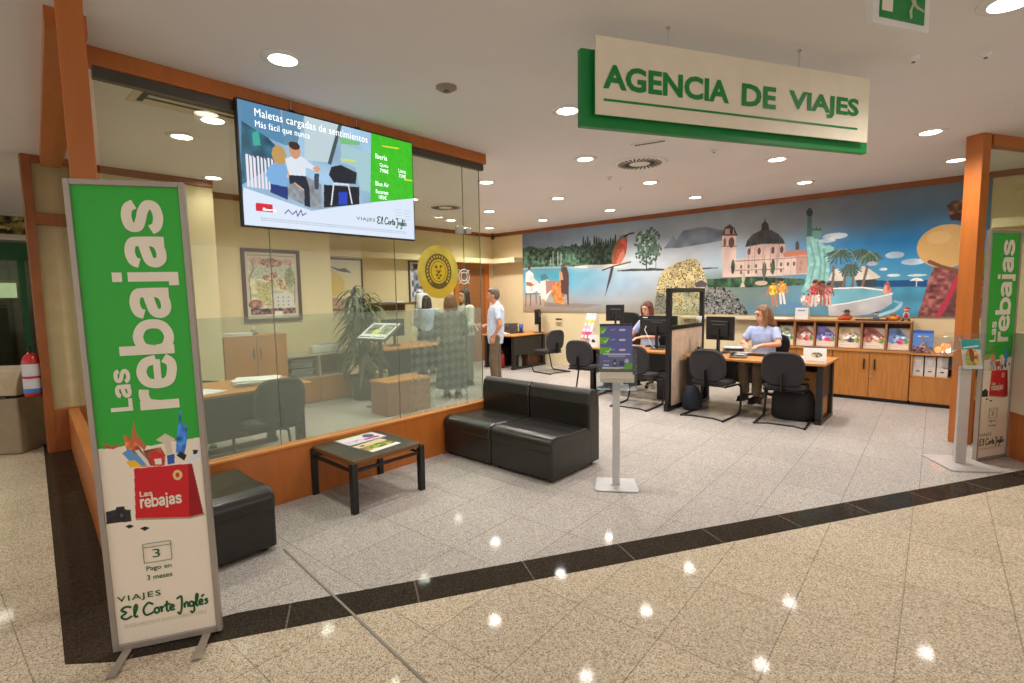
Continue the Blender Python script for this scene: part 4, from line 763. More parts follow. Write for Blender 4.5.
for y in (-2.2, -.6, 1.0, 2.4): MB().mm(-.08, .02, y-.04, y+.04, 0, 2.32).build('green_post', MATS['shop_green'], t)
MB().mm(-.08, .01, -4, 4.5, .0, .12).build('green_plinth', MATS['shop_green'], t)
MB().mm(-.05, -.04, -4, 4.5, .12, 2.32).build('glass', glass_mat('shop_glass', (.62, .68, .64)), t)
sg = Canvas(2.6, .42, 120, (196, 190, 170)); sg.rect(.1, 2.5, .05, .37, (104, 92, 50), noise=1., cell=.1); sg.line([(.3, .1), (1.2, .3), (2.2, .15)], .04, (200, 180, 90)); sg.line([(.2, .25), (1.6, .12), (2.4, .3)], .03, (50, 50, 40))
sg.to_mesh('picture_panel', attr_mat('print_paint'), t, lambda u, v, d: (.012, -1.3+u, 2.70+v)); MB().mm(-.03, .01, -1.35, 1.35, 2.66, 3.1).build('panel_box', M_CREAM2, t)
inn = MB()
for k in range(4): inn.mm(-2.3, -1.9, -2+k*1.1, -1.3+k*1.1, 0, 1.5).mm(-2.3, -1.9, -2+k*1.1, -1.3+k*1.1, 1.53, 1.56)
inn.build('inside_shelving', flat((92, 92, 84), .6), t)
MB().mm(-2.6, -2.5, -4, 4.5, 0, 3.1).build('inside_wall', flat((150, 148, 130), .7), t)
for y in (-.3, .6): MB().mm(-2.48, -2.45, y, y+.5, 1.7, 2.0).build('lit_display', mat('lit_display', (210, 216, 170), emit=.4), t)
struct('wall_mall_far', MB().mm(-12.3, -12.15, 1.2, 9.6, 0, 3.1), M_CREAM2)
struct('wall_mall_side', MB().mm(-12.3, -12.15, -6, -2.3, 0, 3.1), M_CREAM2)
# ================================================================ WORK PLACES
# ---- visitor chairs (sled base), facing +y locally, origin on the floor under the middle of the backrest
def make_chair(label, loc, rz, group):
    t = thing('visitor_chair', label, 'chair', loc, rz, group)
    out = []; w = .235
    for i in range(28):
        a = 2*pi*i/28; ca, sa = cos(a), sin(a)
        x = math.copysign(abs(ca)**.55, ca)*w*(1.0-.10*max(0, sa)); z = .675+math.copysign(abs(sa)**.6, sa)*.205; out.append((x, z))
    b = MB(); n = len(out); v = []
    for d, k in ((-.028, .93), (-.012, 1.), (.018, 1.), (.034, .93)):
        v += [(x*k, d+.035-.45*x*x*-1-(z-.6)*.12, .675+(z-.675)*k) for x, z in out]
    b.add(v, [(r*n+i, r*n+(i+1) % n, (r+1)*n+(i+1) % n, (r+1)*n+i) for r in range(3) for i in range(n)], True); b.add(v, [tuple(range(n))[::-1], tuple(range(3*n, 4*n))])
    b.build('backrest', M_FABRIC, t)
    s = MB(); so = []
    for i in range(28):
        a = 2*pi*i/28; ca, sa = cos(a), sin(a); so.append((math.copysign(abs(ca)**.5, ca)*.24, .27+math.copysign(abs(sa)**.5, sa)*.22))
    v = []
    for z, k in ((.415, .92), (.43, 1.), (.455, 1.), (.472, .93)): v += [(x*k, .27+(y-.27)*k, z+(.0 if y < .4 else -.012)) for x, y in so]
    s.add(v, [(r*n+i, r*n+(i+1) % n, (r+1)*n+(i+1) % n, (r+1)*n+i) for r in range(3) for i in range(n)], True); s.add(v, [tuple(range(n))[::-1], tuple(range(3*n, 4*n))]); s.build('seat', M_FABRIC, t)
    for sx in (-1, 1):
        f = MB(); f.tube([(sx*.21, .10, .40), (sx*.235, .47, .395), (sx*.25, .52, .36), (sx*.262, .50, .25), (sx*.27, .46, .06), (sx*.27, .41, .014), (sx*.27, .3, .012), (sx*.27, -.10, .012)], .014); f.build('sled_frame', M_BLACK, t)
    MB().tube([(-.27, -.09, .012), (-.14, -.02, .012), (.14, -.02, .012), (.27, -.09, .012)], .009).build('floor_bar', M_BLACK, t); MB().tube([(-.22, .12, .40), (.22, .12, .40)], .01).build('cross_bar', M_BLACK, t)
    MB().bar((0, .15, .40), (0, .0, .41), .08, .008).bar((0, .0, .41), (0, -.012, .62), .085, .014).build('back_support', M_BLACKP, t, .003)
    return t
GC = 'charcoal visitor chairs at the desks'
c0 = make_chair('charcoal visitor chair nearest the free end of the right desk, a black bag below it', (-1.62, 6.60, 0), radians(4), GC)
dup(c0, (-2.46, 6.42, 0), radians(-3), 'charcoal visitor chair at the right desk beside the black-framed divider', GC)
dup(c0, (-3.46, 6.34, 0), radians(2), 'charcoal visitor chair at the middle desk, partly hidden by the leaflet stand poster', GC)
dup(c0, (-4.55, 6.62, 0), radians(6), 'charcoal visitor chair at the left end of the middle desk behind the leather seat', GC)
dup(c0, (-6.22, 8.32, 0), radians(80), 'charcoal visitor chair seen side-on at the far left desk near the picture wall', GC)
dup(c0, (-4.62, 2.02, 0), radians(90), 'charcoal visitor chair behind the frosted glass at the nearest desk', GC)
# ---- staff chairs
def make_staff_chair(label, loc, rz, group, hb=1.25):
    t = thing('office_chair', label, 'chair', loc, rz, group)
    b = MB(); b.rings([((0, -.24+.02*k, z), (w, 0, 0), (0, .035, 0)) for k, (z, w) in enumerate([(.58, .14), (.64, .21), (.8, .25), (hb-.1, .25), (hb-.03, .22), (hb, .14)])]); b.build('backrest', M_BLACKP, t)
    MB().mm(-.24, .24, -.2, .25, .44, .52).build('seat', M_FABRIC, t, .035, 3)
    MB().cyl((0, 0, .12), (0, 0, .44), .028).build('gas_lift', M_BLACK, t)
    MB().bar((0, -.15, .45), (0, -.27, .5), .06, .015).bar((0, -.27, .5), (0, -.25, .7), .06, .015).build('back_support', M_BLACK, t)
    s = MB(); cs_ = MB()
    for k in range(5):
        a = 2*pi*k/5+.3; s.bar((0, 0, .11), (.28*cos(a), .28*sin(a), .075), .045, .03); cs_.cyl((.29*cos(a)-.02*sin(a), .29*sin(a)+.02*cos(a), .03), (.29*cos(a)+.02*sin(a), .29*sin(a)-.02*cos(a), .03), .03)
    s.build('star_base', M_BLACKP, t); cs_.build('casters', M_BLACKP, t)
    for x in (-1, 1): MB().tube([(x*.24, -.1, .46), (x*.29, -.1, .5), (x*.29, -.1, .68), (x*.29, .15, .68), (x*.29, .17, .6)], .014).build('armrest', M_BLACK, t)
    return t
GO = 'office chairs behind the desks'
o0 = make_staff_chair('black office chair the red-haired seated woman sits in', (-3.98, 8.12, 0), radians(180), GO, hb=.98)
dup(o0, (-2.16, 7.98, 0), radians(180), 'black office chair the fair-haired seated woman sits in', GO)
make_staff_chair_at = make_staff_chair('empty black office chair behind the small dark screen at the middle desk', (-4.72, 8.35, 0), radians(170), GO, hb=1.25)
dup(o0, (-6.22, 1.70, 0), radians(-60), 'black office chair on the far side of the nearest desk behind the frosted glass', GO)

# ---- desks
def desk(label, x0, x1, y0, y1, group, legs=(1, 1), curve=0.):
    t = thing('office_desk', label, 'desk', ((x0+x1)/2, (y0+y1)/2, 0), 0, group); hw = (x1-x0)/2; hd = (y1-y0)/2
    pts = [(-hw, -hd)]+[(-hw+2*hw*k/8, -hd-curve*sin(pi*k/8)) for k in range(1, 8)]+[(hw, -hd), (hw, hd), (-hw, hd)]
    MB().prism(pts, lambda u, v, k: (u, v, k), .715, .742).build('desktop', M_BEECH, t, .003)
    for s, on in ((-1, legs[0]), (1, legs[1])):
        if on:
            x = s*(hw-.07)
            g = MB(); g.mm(x-.035, x+.035, -hd+.08, -hd+.16, .05, .715).mm(x-.035, x+.035, hd-.16, hd-.08, .05, .715).mm(x-.012, x+.012, -hd+.16, hd-.16, .3, .69).mm(x-.035, x+.035, -hd+.06, hd-.06, .0, .05)
            g.build('leg_frame', M_BLACK, t, .004)
    MB().mm(-hw+.12, hw-.12, hd-.14, hd-.12, .32, .70).build('modesty_panel', M_BLACKP, t)
    return t
GD = 'beech desks with black frames'
desk('beech-topped desk on the right in front of the fair-haired seated woman', -2.93, -1.21, 6.80, 7.62, GD, curve=.12)
desk('beech-topped middle desk in front of the red-haired seated woman', -4.62, -3.06, 6.95, 7.70, GD, curve=.05)
t = desk('beech desk at the far left by the picture wall where the standing man waits', -8.1, -7.15, 8.0, 9.24, GD)
t.rotation_euler = (0, 0, 0)
desk('beech desk nearest the viewer behind the frosted glass with papers on it', -5.85, -5.0, .98, 2.5, GD)
t = desk('beech desk farther back behind the lattice film with people around it', -7.9, -7.05, 4.8, 6.2, GD)
# pedestals
def pedestal(label, loc, m=M_BEECHV, w=.4, d=.5, h=.6):
    t = thing('drawer_pedestal', label, 'cabinet', loc, 0, 'drawer units under the desks'); MB().mm(-w/2, w/2, -d/2, d/2, .03, h).build('body', m, t, .004)
    for k in range(3): q = MB().mm(-w/2+.01, w/2-.01, -d/2-.016, -d/2-.001, .05+k*.19, .23+k*.19).build('drawer', m, t, .003); MB().mm(-.05, .05, -d/2-.03, -d/2-.016, .13+k*.19, .145+k*.19).build('handle', M_BLACK, q)
    MB().mm(-w/2+.02, w/2-.02, -d/2+.02, d/2-.02, 0, .03).build('plinth', M_BLACK, t)
pedestal('beech drawer unit under the right desk behind the black bag', (-1.46, 7.28, 0), w=.34)
pedestal('dark wooden drawer unit under the far left desk', (-7.5, 8.93, 0), flat((96, 60, 40), .5))

# ---- divider between the right and middle desks
t = thing('desk_divider', 'black-framed desk divider with cream lower panel and open upper window', 'partition', (-2.99, 6.46, 0))
MB().mm(-.03, .03, 0, .07, .0, 1.66).build('front_post', M_BLACK, t, .003); MB().mm(-.03, .03, 1.13, 1.19, .0, 1.66).build('rear_post', M_BLACK, t, .003)
MB().mm(-.03, .03, .07, 1.13, 1.60, 1.66).build('top_rail', M_BLACK, t); MB().mm(-.03, .03, .07, 1.13, 1.10, 1.15).build('middle_rail', M_BLACK, t); MB().mm(-.03, .03, .07, 1.13, .0, .06).build('bottom_rail', M_BLACK, t)
MB().mm(-.018, .018, .07, 1.13, .06, 1.10).build('cream_panel', mat('divider_cream', (212, 188, 164), .7), t); MB().mm(-.003, .003, .07, 1.13, 1.15, 1.60).build('clear_panel', M_GLASS, t)
MB().mm(-.03, .03, -.03, .0, .0, .1).build('foot', M_BLACK, t)

# ---- screens
def monitor(label, loc, rz, w=.42, h=.33, zc=1.09, group='black computer monitors', mark=None, tilt=0., stand=.74):
    t = thing('computer_monitor', label, 'monitor', (loc[0], loc[1], stand), rz, group); z = zc-stand
    MB().mm(-w/2, w/2, -.02, .02, z-h/2, z+h/2).build('casing', M_BLACKP, t, .006)
    MB().mm(-w/2+.07, w/2-.07, -.05, -.02, z-h/2+.05, z+h/2-.06).build('rear_housing', M_BLACKP, t, .012)
    MB().mm(-w/2+.015, w/2-.015, .02, .022, z-h/2+.02, z+h/2-.015).build('display', mat('lit_display_blue', (150, 180, 220), .3, emit=.7), t)
    MB().bar((0, -.05, .01), (0, -.05, z), .06, .03).build('stand_neck', M_BLACKP, t, .004)
    MB().cyl((0, -.02, .0), (0, -.02, .014), .12, .11, n=24).build('stand_foot', M_BLACKP, t)
    if mark: MB().mm(-w/2+.05, -w/2+.13, -.022, -.0205, z+h/2-.04, z+h/2-.025).build('white_badge', M_WHITE, t)
    MB().mm(-.09, .09, -.053, -.0505, z+.05, z+.058).build('vent_line', flat((100, 100, 104), .4), t)
    return t
monitor('black monitor seen from behind on the right desk beside the divider', (-2.60, 7.30), radians(-6), .40, .33, 1.09)
monitor('wide black monitor seen from behind hiding the red-haired woman up to her face', (-3.53, 7.30), radians(0), .60, .31, 1.10, mark=1)
monitor('small black screen tilted on a tall neck at the left of the middle desk', (-4.40, 7.50), radians(38), .30, .27, 1.28)
monitor('thin black monitor seen edge-on at the far left desk', (-7.30, 9.04), radians(112), .36, .34, 1.10)
monitor('black monitor on the desk behind the gold seal', (-7.55, 5.3), radians(80), .42, .3, 1.06)
t = thing('monitor_cable', 'thin white cable looped behind the wide black monitor', 'cable', (-3.53, 7.25, .76)); MB().tube([(-.16, -.03, .33), (-.17, -.06, .28), (-.10, -.07, .16), (-.06, -.06, .05), (.0, -.05, .0)], .006).build('cable', M_WHITE, t)

# ---- things on the desks
def paper_stack(label, loc, rz, w=.3, d=.22, n=3, h=.01, m=M_PAPER, group='paper stacks'):
    t = thing('paper_stack', label, 'paper', loc, rz, group); rs = random.Random(int(abs(loc[0]*100)))
    for k in range(n): MB().box((rs.uniform(-.02, .02), rs.uniform(-.02, .02), h*(k+.5)), (w, d, h*.9), rz=rs.uniform(-.2, .2)).build('sheets', m, t)
    return t
ZD = .7425
paper_stack('loose white papers lying near the free end of the right desk', (-1.72, 7.22, ZD), .1, .34, .24, 2, .006)
paper_stack('white papers in front of the red-haired seated woman', (-4.18, 7.35, ZD), .3, .36, .24, 2, .006)
paper_stack('white forms beside the far left desk monitor', (-7.75, 8.45, ZD), .4, .32, .26, 2, .006)
paper_stack('scattered white sheets on the near end of the desk behind the frosted glass', (-5.25, 1.55, ZD), .3, .3, .28, 2, .004)
paper_stack('pile of white papers at the far end of the desk behind the frosted glass', (-5.35, 2.1, ZD), 1.2, .42, .3, 4, .014)
paper_stack('stack of grey document trays against the wall on the far left desk', (-8.05, 8.85, ZD), .1, .36, .30, 5, .04, flat((92, 90, 88), .6))
t = thing('desk_calendar', 'white tent-shaped picture calendar at the free end of the right desk', 'calendar', (-1.36, 6.98, ZD), radians(12))
MB().prism([(-.07, 0), (.07, 0), (.01, .17), (-.01, .17)], lambda u, v, k: (k, u, v), -.12, .12).build('card', M_PAPER, t)
cc2 = Canvas(.2, .13, 50, (230, 226, 218)); cc2.ell((.12, .07), .06, .03, (150, 140, 110), noise=.8, cell=.02); cc2.to_mesh('printed_page', attr_mat('print_paint'), t, lambda u, v, d: (u-.1, -.066+v*.35+.004-.008, v+.02))
MB().mm(-.12, .12, -.01, .01, .17, .18).build('binding', flat((60, 76, 150), .4), t)
t = thing('desk_telephone', 'grey desk telephone in front of the fair-haired seated woman', 'telephone', (-2.22, 6.90, ZD), radians(10)); MB().prism([(-.09, 0), (.09, 0), (.09, .055), (-.09, .02)], lambda u, v, k: (k, u, v), -.1, .1).build('base', flat((112, 104, 98), .5), t, .006)
MB().mm(-.095, -.05, -.09, .09, .05, .075).build('handset', flat((70, 66, 64), .5), t, .01); MB().mm(-.02, .08, -.06, .04, .04, .046).build('keypad', flat((190, 186, 180), .5), t)
def keyboard(label, loc, rz):
    t = thing('keyboard', label, 'keyboard', loc, rz, 'keyboards'); MB().mm(-.22, .22, -.075, .075, 0, .018).build('body', M_BLACKP, t, .004)
    k = MB()
    for j in range(5):
        for i in range(14): k.mm(-.21+i*.03, -.21+i*.03+.024, -.065+j*.026, -.065+j*.026+.02, .018, .024)
    k.build('keys', flat((48, 48, 50), .5), t)
keyboard('black keyboard under the fair-haired woman\'s hands', (-2.0, 7.25, ZD), radians(4)); keyboard('black keyboard on the far left desk beside the blue cup', (-7.62, 8.62, ZD), radians(85)); keyboard('black keyboard on the middle desk below the wide monitor', (-3.62, 7.55, ZD), 0)
t = thing('blue_cup', 'tall blue cup on the far left desk', 'cup', (-7.55, 8.75, ZD)); MB().lathe([(0, 0), (.04, 0), (.048, .2), (.042, .2), (.036, .01), (0, .01)]).build('cup_body', flat((40, 70, 150), .4), t)
t = thing('pen_holder', 'black pen holder with yellow pens beside the right desk monitor', 'pen holder', (-2.78, 7.05, ZD)); MB().lathe([(0, 0), (.045, 0), (.045, .1), (.04, .1), (.04, .01), (0, .01)]).build('cup_body', M_BLACKP, t)
for k in range(4): MB().cyl((.01*(k-1.5), 0, .02), (.025*(k-1.5), .01*k-.02, .17), .006).build('pen', flat([(220, 190, 40), (230, 230, 230), (200, 180, 50), (60, 60, 60)][k]), t)
t = thing('card_box', 'low black tray on the right desk against the divider', 'tray', (-2.76, 7.22, ZD)); MB().mm(-.14, .14, -.08, .08, 0, .05).build('tray', M_BLACKP, t, .006)
t = thing('desktop_printer', 'small white device with cables on the right desk behind the monitor', 'printer', (-2.46, 7.48, ZD), radians(18)); MB().mm(-.15, .15, -.08, .08, 0, .08).build('body', M_WHITE, t, .02, 3); MB().mm(-.12, .12, -.095, -.089, .03, .06).build('slot', M_BLACKP, t)
MB().tube([(.05, -.1, .1), (.1, -.14, .12), (.18, -.12, .08), (.2, -.1, .03)], .008).build('cable', M_WHITE, t)
t = thing('paper_cup', 'white paper cup on the ledge of the divider', 'cup', (-2.95, 7.42, 1.15)); MB().lathe([(0, 0), (.03, 0), (.04, .1), (.036, .1), (.028, .01), (0, .01)]).build('cup_body', M_WHITE, t)
t = thing('ink_pad_box', 'brown wooden box on the left end of the middle desk', 'box', (-4.45, 7.25, ZD)); MB().mm(-.05, .05, -.05, .05, 0, .13).build('box', flat((150, 96, 56), .5), t, .004)
t = thing('card_stand', 'white card with dark round picture on the left end of the middle desk', 'card', (-4.80+.3, 7.05, ZD), radians(-10)); MB().prism([(-.05, 0), (.05, 0), (-.015, .2), (-.025, .2)], lambda u, v, k: (k, u, v), -.09, .07).build('card', M_PAPER, t); MB().cyl((-.0, -.045, .09), (-.0, -.038, .092), .035).build('round_picture', flat((90, 50, 40), .5), t)
# brochure rack by the middle desk
t = thing('brochure_rack', 'tiered rack of yellow, white and pink brochures at the left end of the middle desk', 'rack', (-4.74, 7.22, .742), radians(-12))
MB().prism([(-.09, 0), (.09, 0), (.12, .5), (.11, .5), (.075, .03), (-.09, .01)], lambda u, v, k: (k, u, v), -.13, .13).build('clear_frame', M_ACRYL, t)
MB().mm(-.03, .03, -.05, .05, 0, .1).build('foot', M_WHITE, t)
cols = [(214, 80, 130), (206, 190, 214), (226, 206, 120), (212, 222, 230)]
for k in range(4):
    for i in range(3):
        x = -.115+i*.08; y = -.07+k*.04; z = .10+k*.10; q = MB().prism([(y, z), (y+.03, z+.13), (y+.036, z+.13), (y+.006, z)], lambda u, v, d: (d, u, v), x, x+.07).build('brochure', flat(cols[k] if (i+k) % 3 else tuple(min(255, c+24) for c in cols[k])), t)
        MB().prism([(y-.001, z+.02), (y+.012, z+.075), (y+.0125, z+.075), (y, z+.02)], lambda u, v, d: (d, u, v), x+.01, x+.06).build('white_strip', M_PAPER, q)
for k, (x_, y_, a_) in enumerate(((-2.30, 7.36, .5), (-2.62, 7.06, -.4))):
    paper_stack('loose white slips on the right desk %s' % ('behind the telephone' if k == 0 else 'between the monitor and the divider'), (x_, y_, ZD), a_, .17, .12, 2, .008, group='loose slips on the right desk')
# bags and floor clutter
t = thing('shoulder_bag', 'black bag standing on the floor behind the right-hand visitor chair', 'bag', (-1.58, 6.98, 0), radians(3)); g = MB(); g.rings([((0, 0, z), (w_, 0, 0), (0, d_, 0)) for z, w_, d_ in [(0.005, .21, .08), (.04, .24, .10), (.25, .24, .10), (.34, .22, .08), (.385, .19, .04)]]); g.build('body', flat((26, 24, 27), .7), t)
MB().tube([(-.12, 0, .36), (-.16, -.05, .40), (.0, -.10, .385), (.16, -.05, .40), (.19, 0, .3)], .012).build('strap', M_BLACK, t)
t = thing('rucksack', 'dark rounded bag on the floor beside the divider base', 'bag', (-2.78, 6.78, 0)); MB().rings([((0, 0, z), (w_, 0, 0), (0, d_, 0)) for z, w_, d_ in [(0.005, .10, .09), (.05, .13, .12), (.2, .13, .12), (.3, .09, .08), (.33, .04, .03)]]).build('body', flat((40, 46, 60), .8), t)
t = thing('red_bag', 'red bag on the floor at the desk end beside the standing man', 'bag', (-7.66, 8.2, 0)); MB().rings([((0, 0, z), (w_, 0, 0), (0, d_, 0)) for z, w_, d_ in [(0.005, .07, .05), (.06, .09, .06), (.22, .09, .05), (.30, .07, .03)]]).build('body', flat((150, 26, 34), .7), t); MB().tube([(-.05, 0, .28), (-.04, 0, .38), (.04, 0, .38), (.05, 0, .28)], .008).build('strap', flat((150, 20, 30), .7), t)
t = thing('water_bottle', 'clear plastic bottle on the floor under the far left desk', 'bottle', (-7.36, 8.48, 0)); MB().lathe([(0, 0), (.04, 0), (.042, .02), (.042, .2), (.015, .27), (.015, .3), (0, .3)]).build('bottle_body', flat((150, 156, 158), .2), t); MB().cyl((0, 0, .3), (0, 0, .32), .017).build('cap', M_WHITE, t)
t = thing('computer_tower', 'black computer tower on the floor under the far left desk', 'computer', (-7.9, 8.55, 0)); MB().mm(-.1, .1, -.2, .2, 0, .42).build('case', M_BLACKP, t, .008); MB().mm(-.08, .08, -.205, -.2, .3, .38).build('drive_bay', flat((60, 60, 64), .4), t)
t = thing('computer_tower', 'black computer tower on the floor under the middle desk', 'computer', (-3.36, 7.32, 0)); MB().mm(-.1, .1, -.2, .2, 0, .42).build('case', M_BLACKP, t, .008); MB().mm(-.08, .08, -.205, -.2, .3, .38).build('drive_bay', flat((60, 60, 64), .4), t)
t = thing('waste_basket', 'black waste basket under the left end of the middle desk', 'basket', (-4.36, 7.32, 0)); MB().lathe([(0, 0), (.12, 0), (.15, .34), (.145, .34), (.115, .01), (0, .01)]).build('basket', M_BLACKP, t)
t = thing('wall_socket_plate', 'small black and white wall plate under the mural at the left', 'socket', (-6.86, 9.262, 1.0)); MB().mm(-.1, .1, -.012, 0, -.08, .08).build('plate', M_CREAM, t, .004); MB().mm(-.08, .08, -.018, -.012, .03, .06).mm(-.08, .08, -.018, -.012, -.05, -.03).build('sockets', M_BLACKP, t)

# ================================================================ CABINET ROW UNDER THE MURAL
YF = 8.84
def cabinet(label, x0, x1, doors, group='beech wall cabinets'):
    t = thing('wall_cabinet', label, 'cabinet', ((x0+x1)/2, YF, 0), 0, group); hw = (x1-x0)/2
    MB().mm(-hw, hw, .02, .42, .05, .705).build('body', M_BEECH, t); MB().mm(-hw+.01, hw-.01, .04, .40, 0, .05).build('plinth', M_BLACK, t)
    n = doors
    for k in range(n):
        a = -hw+2*hw*k/n+.003; b = -hw+2*hw*(k+1)/n-.003; q = MB().mm(a, b, 0, .019, .055, .70).build('door', M_BEECHV, t, .002)
        hx = b-.06 if k % 2 == 0 else a+.06; MB().mm(hx-.008, hx+.008, -.025, -.001, .46, .61).build('handle', M_BLACK, q, .003)
        if k % 2: MB().cyl((a+.02, -.004, .36), (a+.02, 0, .36), .012).build('lock', M_ALU, q)
    return t
cabinet('beech two-door wall cabinet with black handles under the middle cubbies', -1.49, -.575, 2)
cabinet('beech wall cabinet behind the right desk, left of the two-door one', -2.45, -1.495, 2)
MB_ = MB().mm(-2.46, -.57, YF-.012, 9.265, .706, .732); t = tag(MB_.build('cabinet_top', M_BEECH, None, .002), 'continuous beech worktop over the wall cabinets', 'worktop')
t = thing('low_cabinet', 'beech low cabinet with open binder shelf over a drawer at the right end', 'cabinet', (-.17, YF, 0), 0); hw = .395
f = MB(); f.mm(-hw, -hw+.02, .0, .42, .05, .70).mm(hw-.02, hw, 0, .42, .05, .70).mm(-hw, hw, .4, .42, .05, .70).mm(-hw, hw, 0, .42, .395, .41).mm(-hw, hw, .0, .42, .05, .07); f.build('body', M_BEECH, t)
MB().mm(-hw-.005, hw+.005, -.012, .425, .70, .722).build('top_board', M_BEECH, t); q = MB().mm(-hw+.003, hw-.003, -.018, 0, .06, .39).build('drawer', M_BEECHV, t, .002); MB().mm(.30, .38, -.03, -.018, .22, .235).build('handle', M_BLACK, q); MB().mm(-hw+.01, hw-.01, .04, .40, 0, .05).build('plinth', M_BLACK, t)
MB().mm(-hw+.02, hw-.02, .38, .399, .41, .70).build('back_panel', flat((50, 36, 30), .7), t)
for k in range(3):
    b = thing('binder', 'white box binder, %s of three on the open shelf' % ('leftmost', 'middle', 'rightmost')[k], 'binder', (-.485+k*.128, YF+.04, .411), 0, 'white binders on the open shelf')
    MB().mm(-.057, .057, 0, .28, 0, .27).build('box', mat('binder_white', (222, 214, 208), .6), b, .003); MB().mm(-.02, .02, -.002, -.0005, .06, .075).build('finger_slot', M_BLACK, b); MB().mm(-.03, .03, -.0015, -.0005, .15, .22).build('label_card', M_PAPER, b)
# cubby hutch
t = thing('cubby_shelf', 'row of beech pigeonholes on the wall cabinets showing brochures', 'shelf', (-1.72, YF+.06, .733), 0); x0, x1 = -.86, 1.14; f = MB()
f.mm(x0, x1, 0, .34, .385, .405).mm(x0, x1, .325, .34, 0, .385).mm(x0, x1, 0, .34, 0, .015)
edges = [-.86, -.58, -.305, -.03, .255, .57, .86, 1.14]
for x in edges: f.mm(max(x0, x-.012), min(x1, x+.012), 0, .325, .015, .385)
f.build('pigeonholes', M_CUBBY, t, .0); MB().mm(x0-.006, x1+.006, -.012, .345, .406, .418).build('top_board', M_BEECH, t)
tints = [((150, 160, 200), (110, 170, 80)), ((170, 180, 150), (90, 120, 190)), ((180, 120, 110), (200, 80, 90)), ((120, 120, 190), (206, 70, 110)), ((196, 170, 140), (90, 90, 110)), ((196, 120, 110), (200, 170, 150)), ((110, 140, 190), (206, 70, 130))]
names = ['violet and green brochures in the leftmost pigeonhole', 'green and blue brochures in the second pigeonhole from the left', 'red and pink brochures in the third pigeonhole from the left', 'violet and pink brochures in the fourth pigeonhole from the left', 'tan and grey brochures in the third pigeonhole from the right', 'red and cream brochures in the second pigeonhole from the right', 'blue and magenta brochures in the rightmost pigeonhole']
for k in range(7):
    a, b_ = edges[k]+.02, edges[k+1]-.02; w_ = b_-a
    b = thing('brochure_stack', names[k], 'brochures', (-1.72+a, YF+.09, .7485), 0, 'brochures in the pigeonholes')
    c = Canvas(w_, .29, 46, (216, 196, 176)); c1, c2_ = tints[k]
    c.poly([(0, .29), (0, .10), (w_*.2, .07), (w_*.9, .12), (w_, .16), (w_*.45, .29)], c1, noise=.4, cell=.05, seed=k); c.ell((w_*.55, .14), w_*.33, .06, tuple(min(255, x+60) for x in c1), noise=.8, cell=.03, seed=k+9); c.ell((w_*.6, .095), w_*.22, .03, c2_, noise=.4, cell=.03); c.ell((w_*.85, .10), w_*.12, .03, (110, 140, 60), noise=.5, cell=.03); c.rect(0, w_, 0, .05, (226, 206, 182)); c.line([(w_*.1, .03), (w_*.8, .03)], .006, (190, 160, 140))
    c.to_mesh('cover', attr_mat('print_paint'), b, lambda u, v, d: (u, v*.28-.0, .012+v)); MB().prism([(.0015, .0), (.0015+.29*.28, .30), (.03+.29*.28, .30), (.06, 0)], lambda u, v, d: (d, u, v), 0, w_).build('pages', M_PAPER, b)
ZT = 1.152
t = thing('blue_book', 'blue travel book standing upright on the low cabinet at the right', 'book', (-.45, YF+.07, .723), radians(0)); c = Canvas(.22, .31, 70, (90, 140, 214)); c.rect(0, .22, .0, .09, (110, 90, 96), noise=.8, cell=.02); c.poly([(.02, .08), (.08, .1), (.11, .15), (.14, .1), (.2, .08)], (176, 130, 110), noise=.6, cell=.015); c.rect(0, .22, .27, .31, (56, 96, 184)); c.line([(.06, .23), (.16, .23)], .014, (226, 232, 240))
c.to_mesh('cover', attr_mat('print_paint'), t, lambda u, v, d: (u-.11, -.002+v*.06, v)); MB().prism([(.0, 0), (.019, .31), (.045, .31), (.028, 0)], lambda u, v, d: (d, u, v), -.11, .11).build('pages', flat((70, 110, 190)), t)
t = thing('salt_lamp', 'glowing orange cluster lamp on the low cabinet beside the blue book', 'lamp', (-.25, YF+.05, .723)); m = MB(); rs = random.Random(4)
for k in range(9): m.ell((rs.uniform(-.06, .07), rs.uniform(-.03, .03), .03+rs.uniform(0, .10)), (.032, .03, .032), 8, 6)
m.build('glowing_balls', mat('lamp_orange', (240, 120, 60), .4, emit=1.1), t); MB().ell((.07, -.04, .05), (.022, .022, .026)).build('bulb', mat('lamp_bulb', (255, 235, 200), emit=6), t)
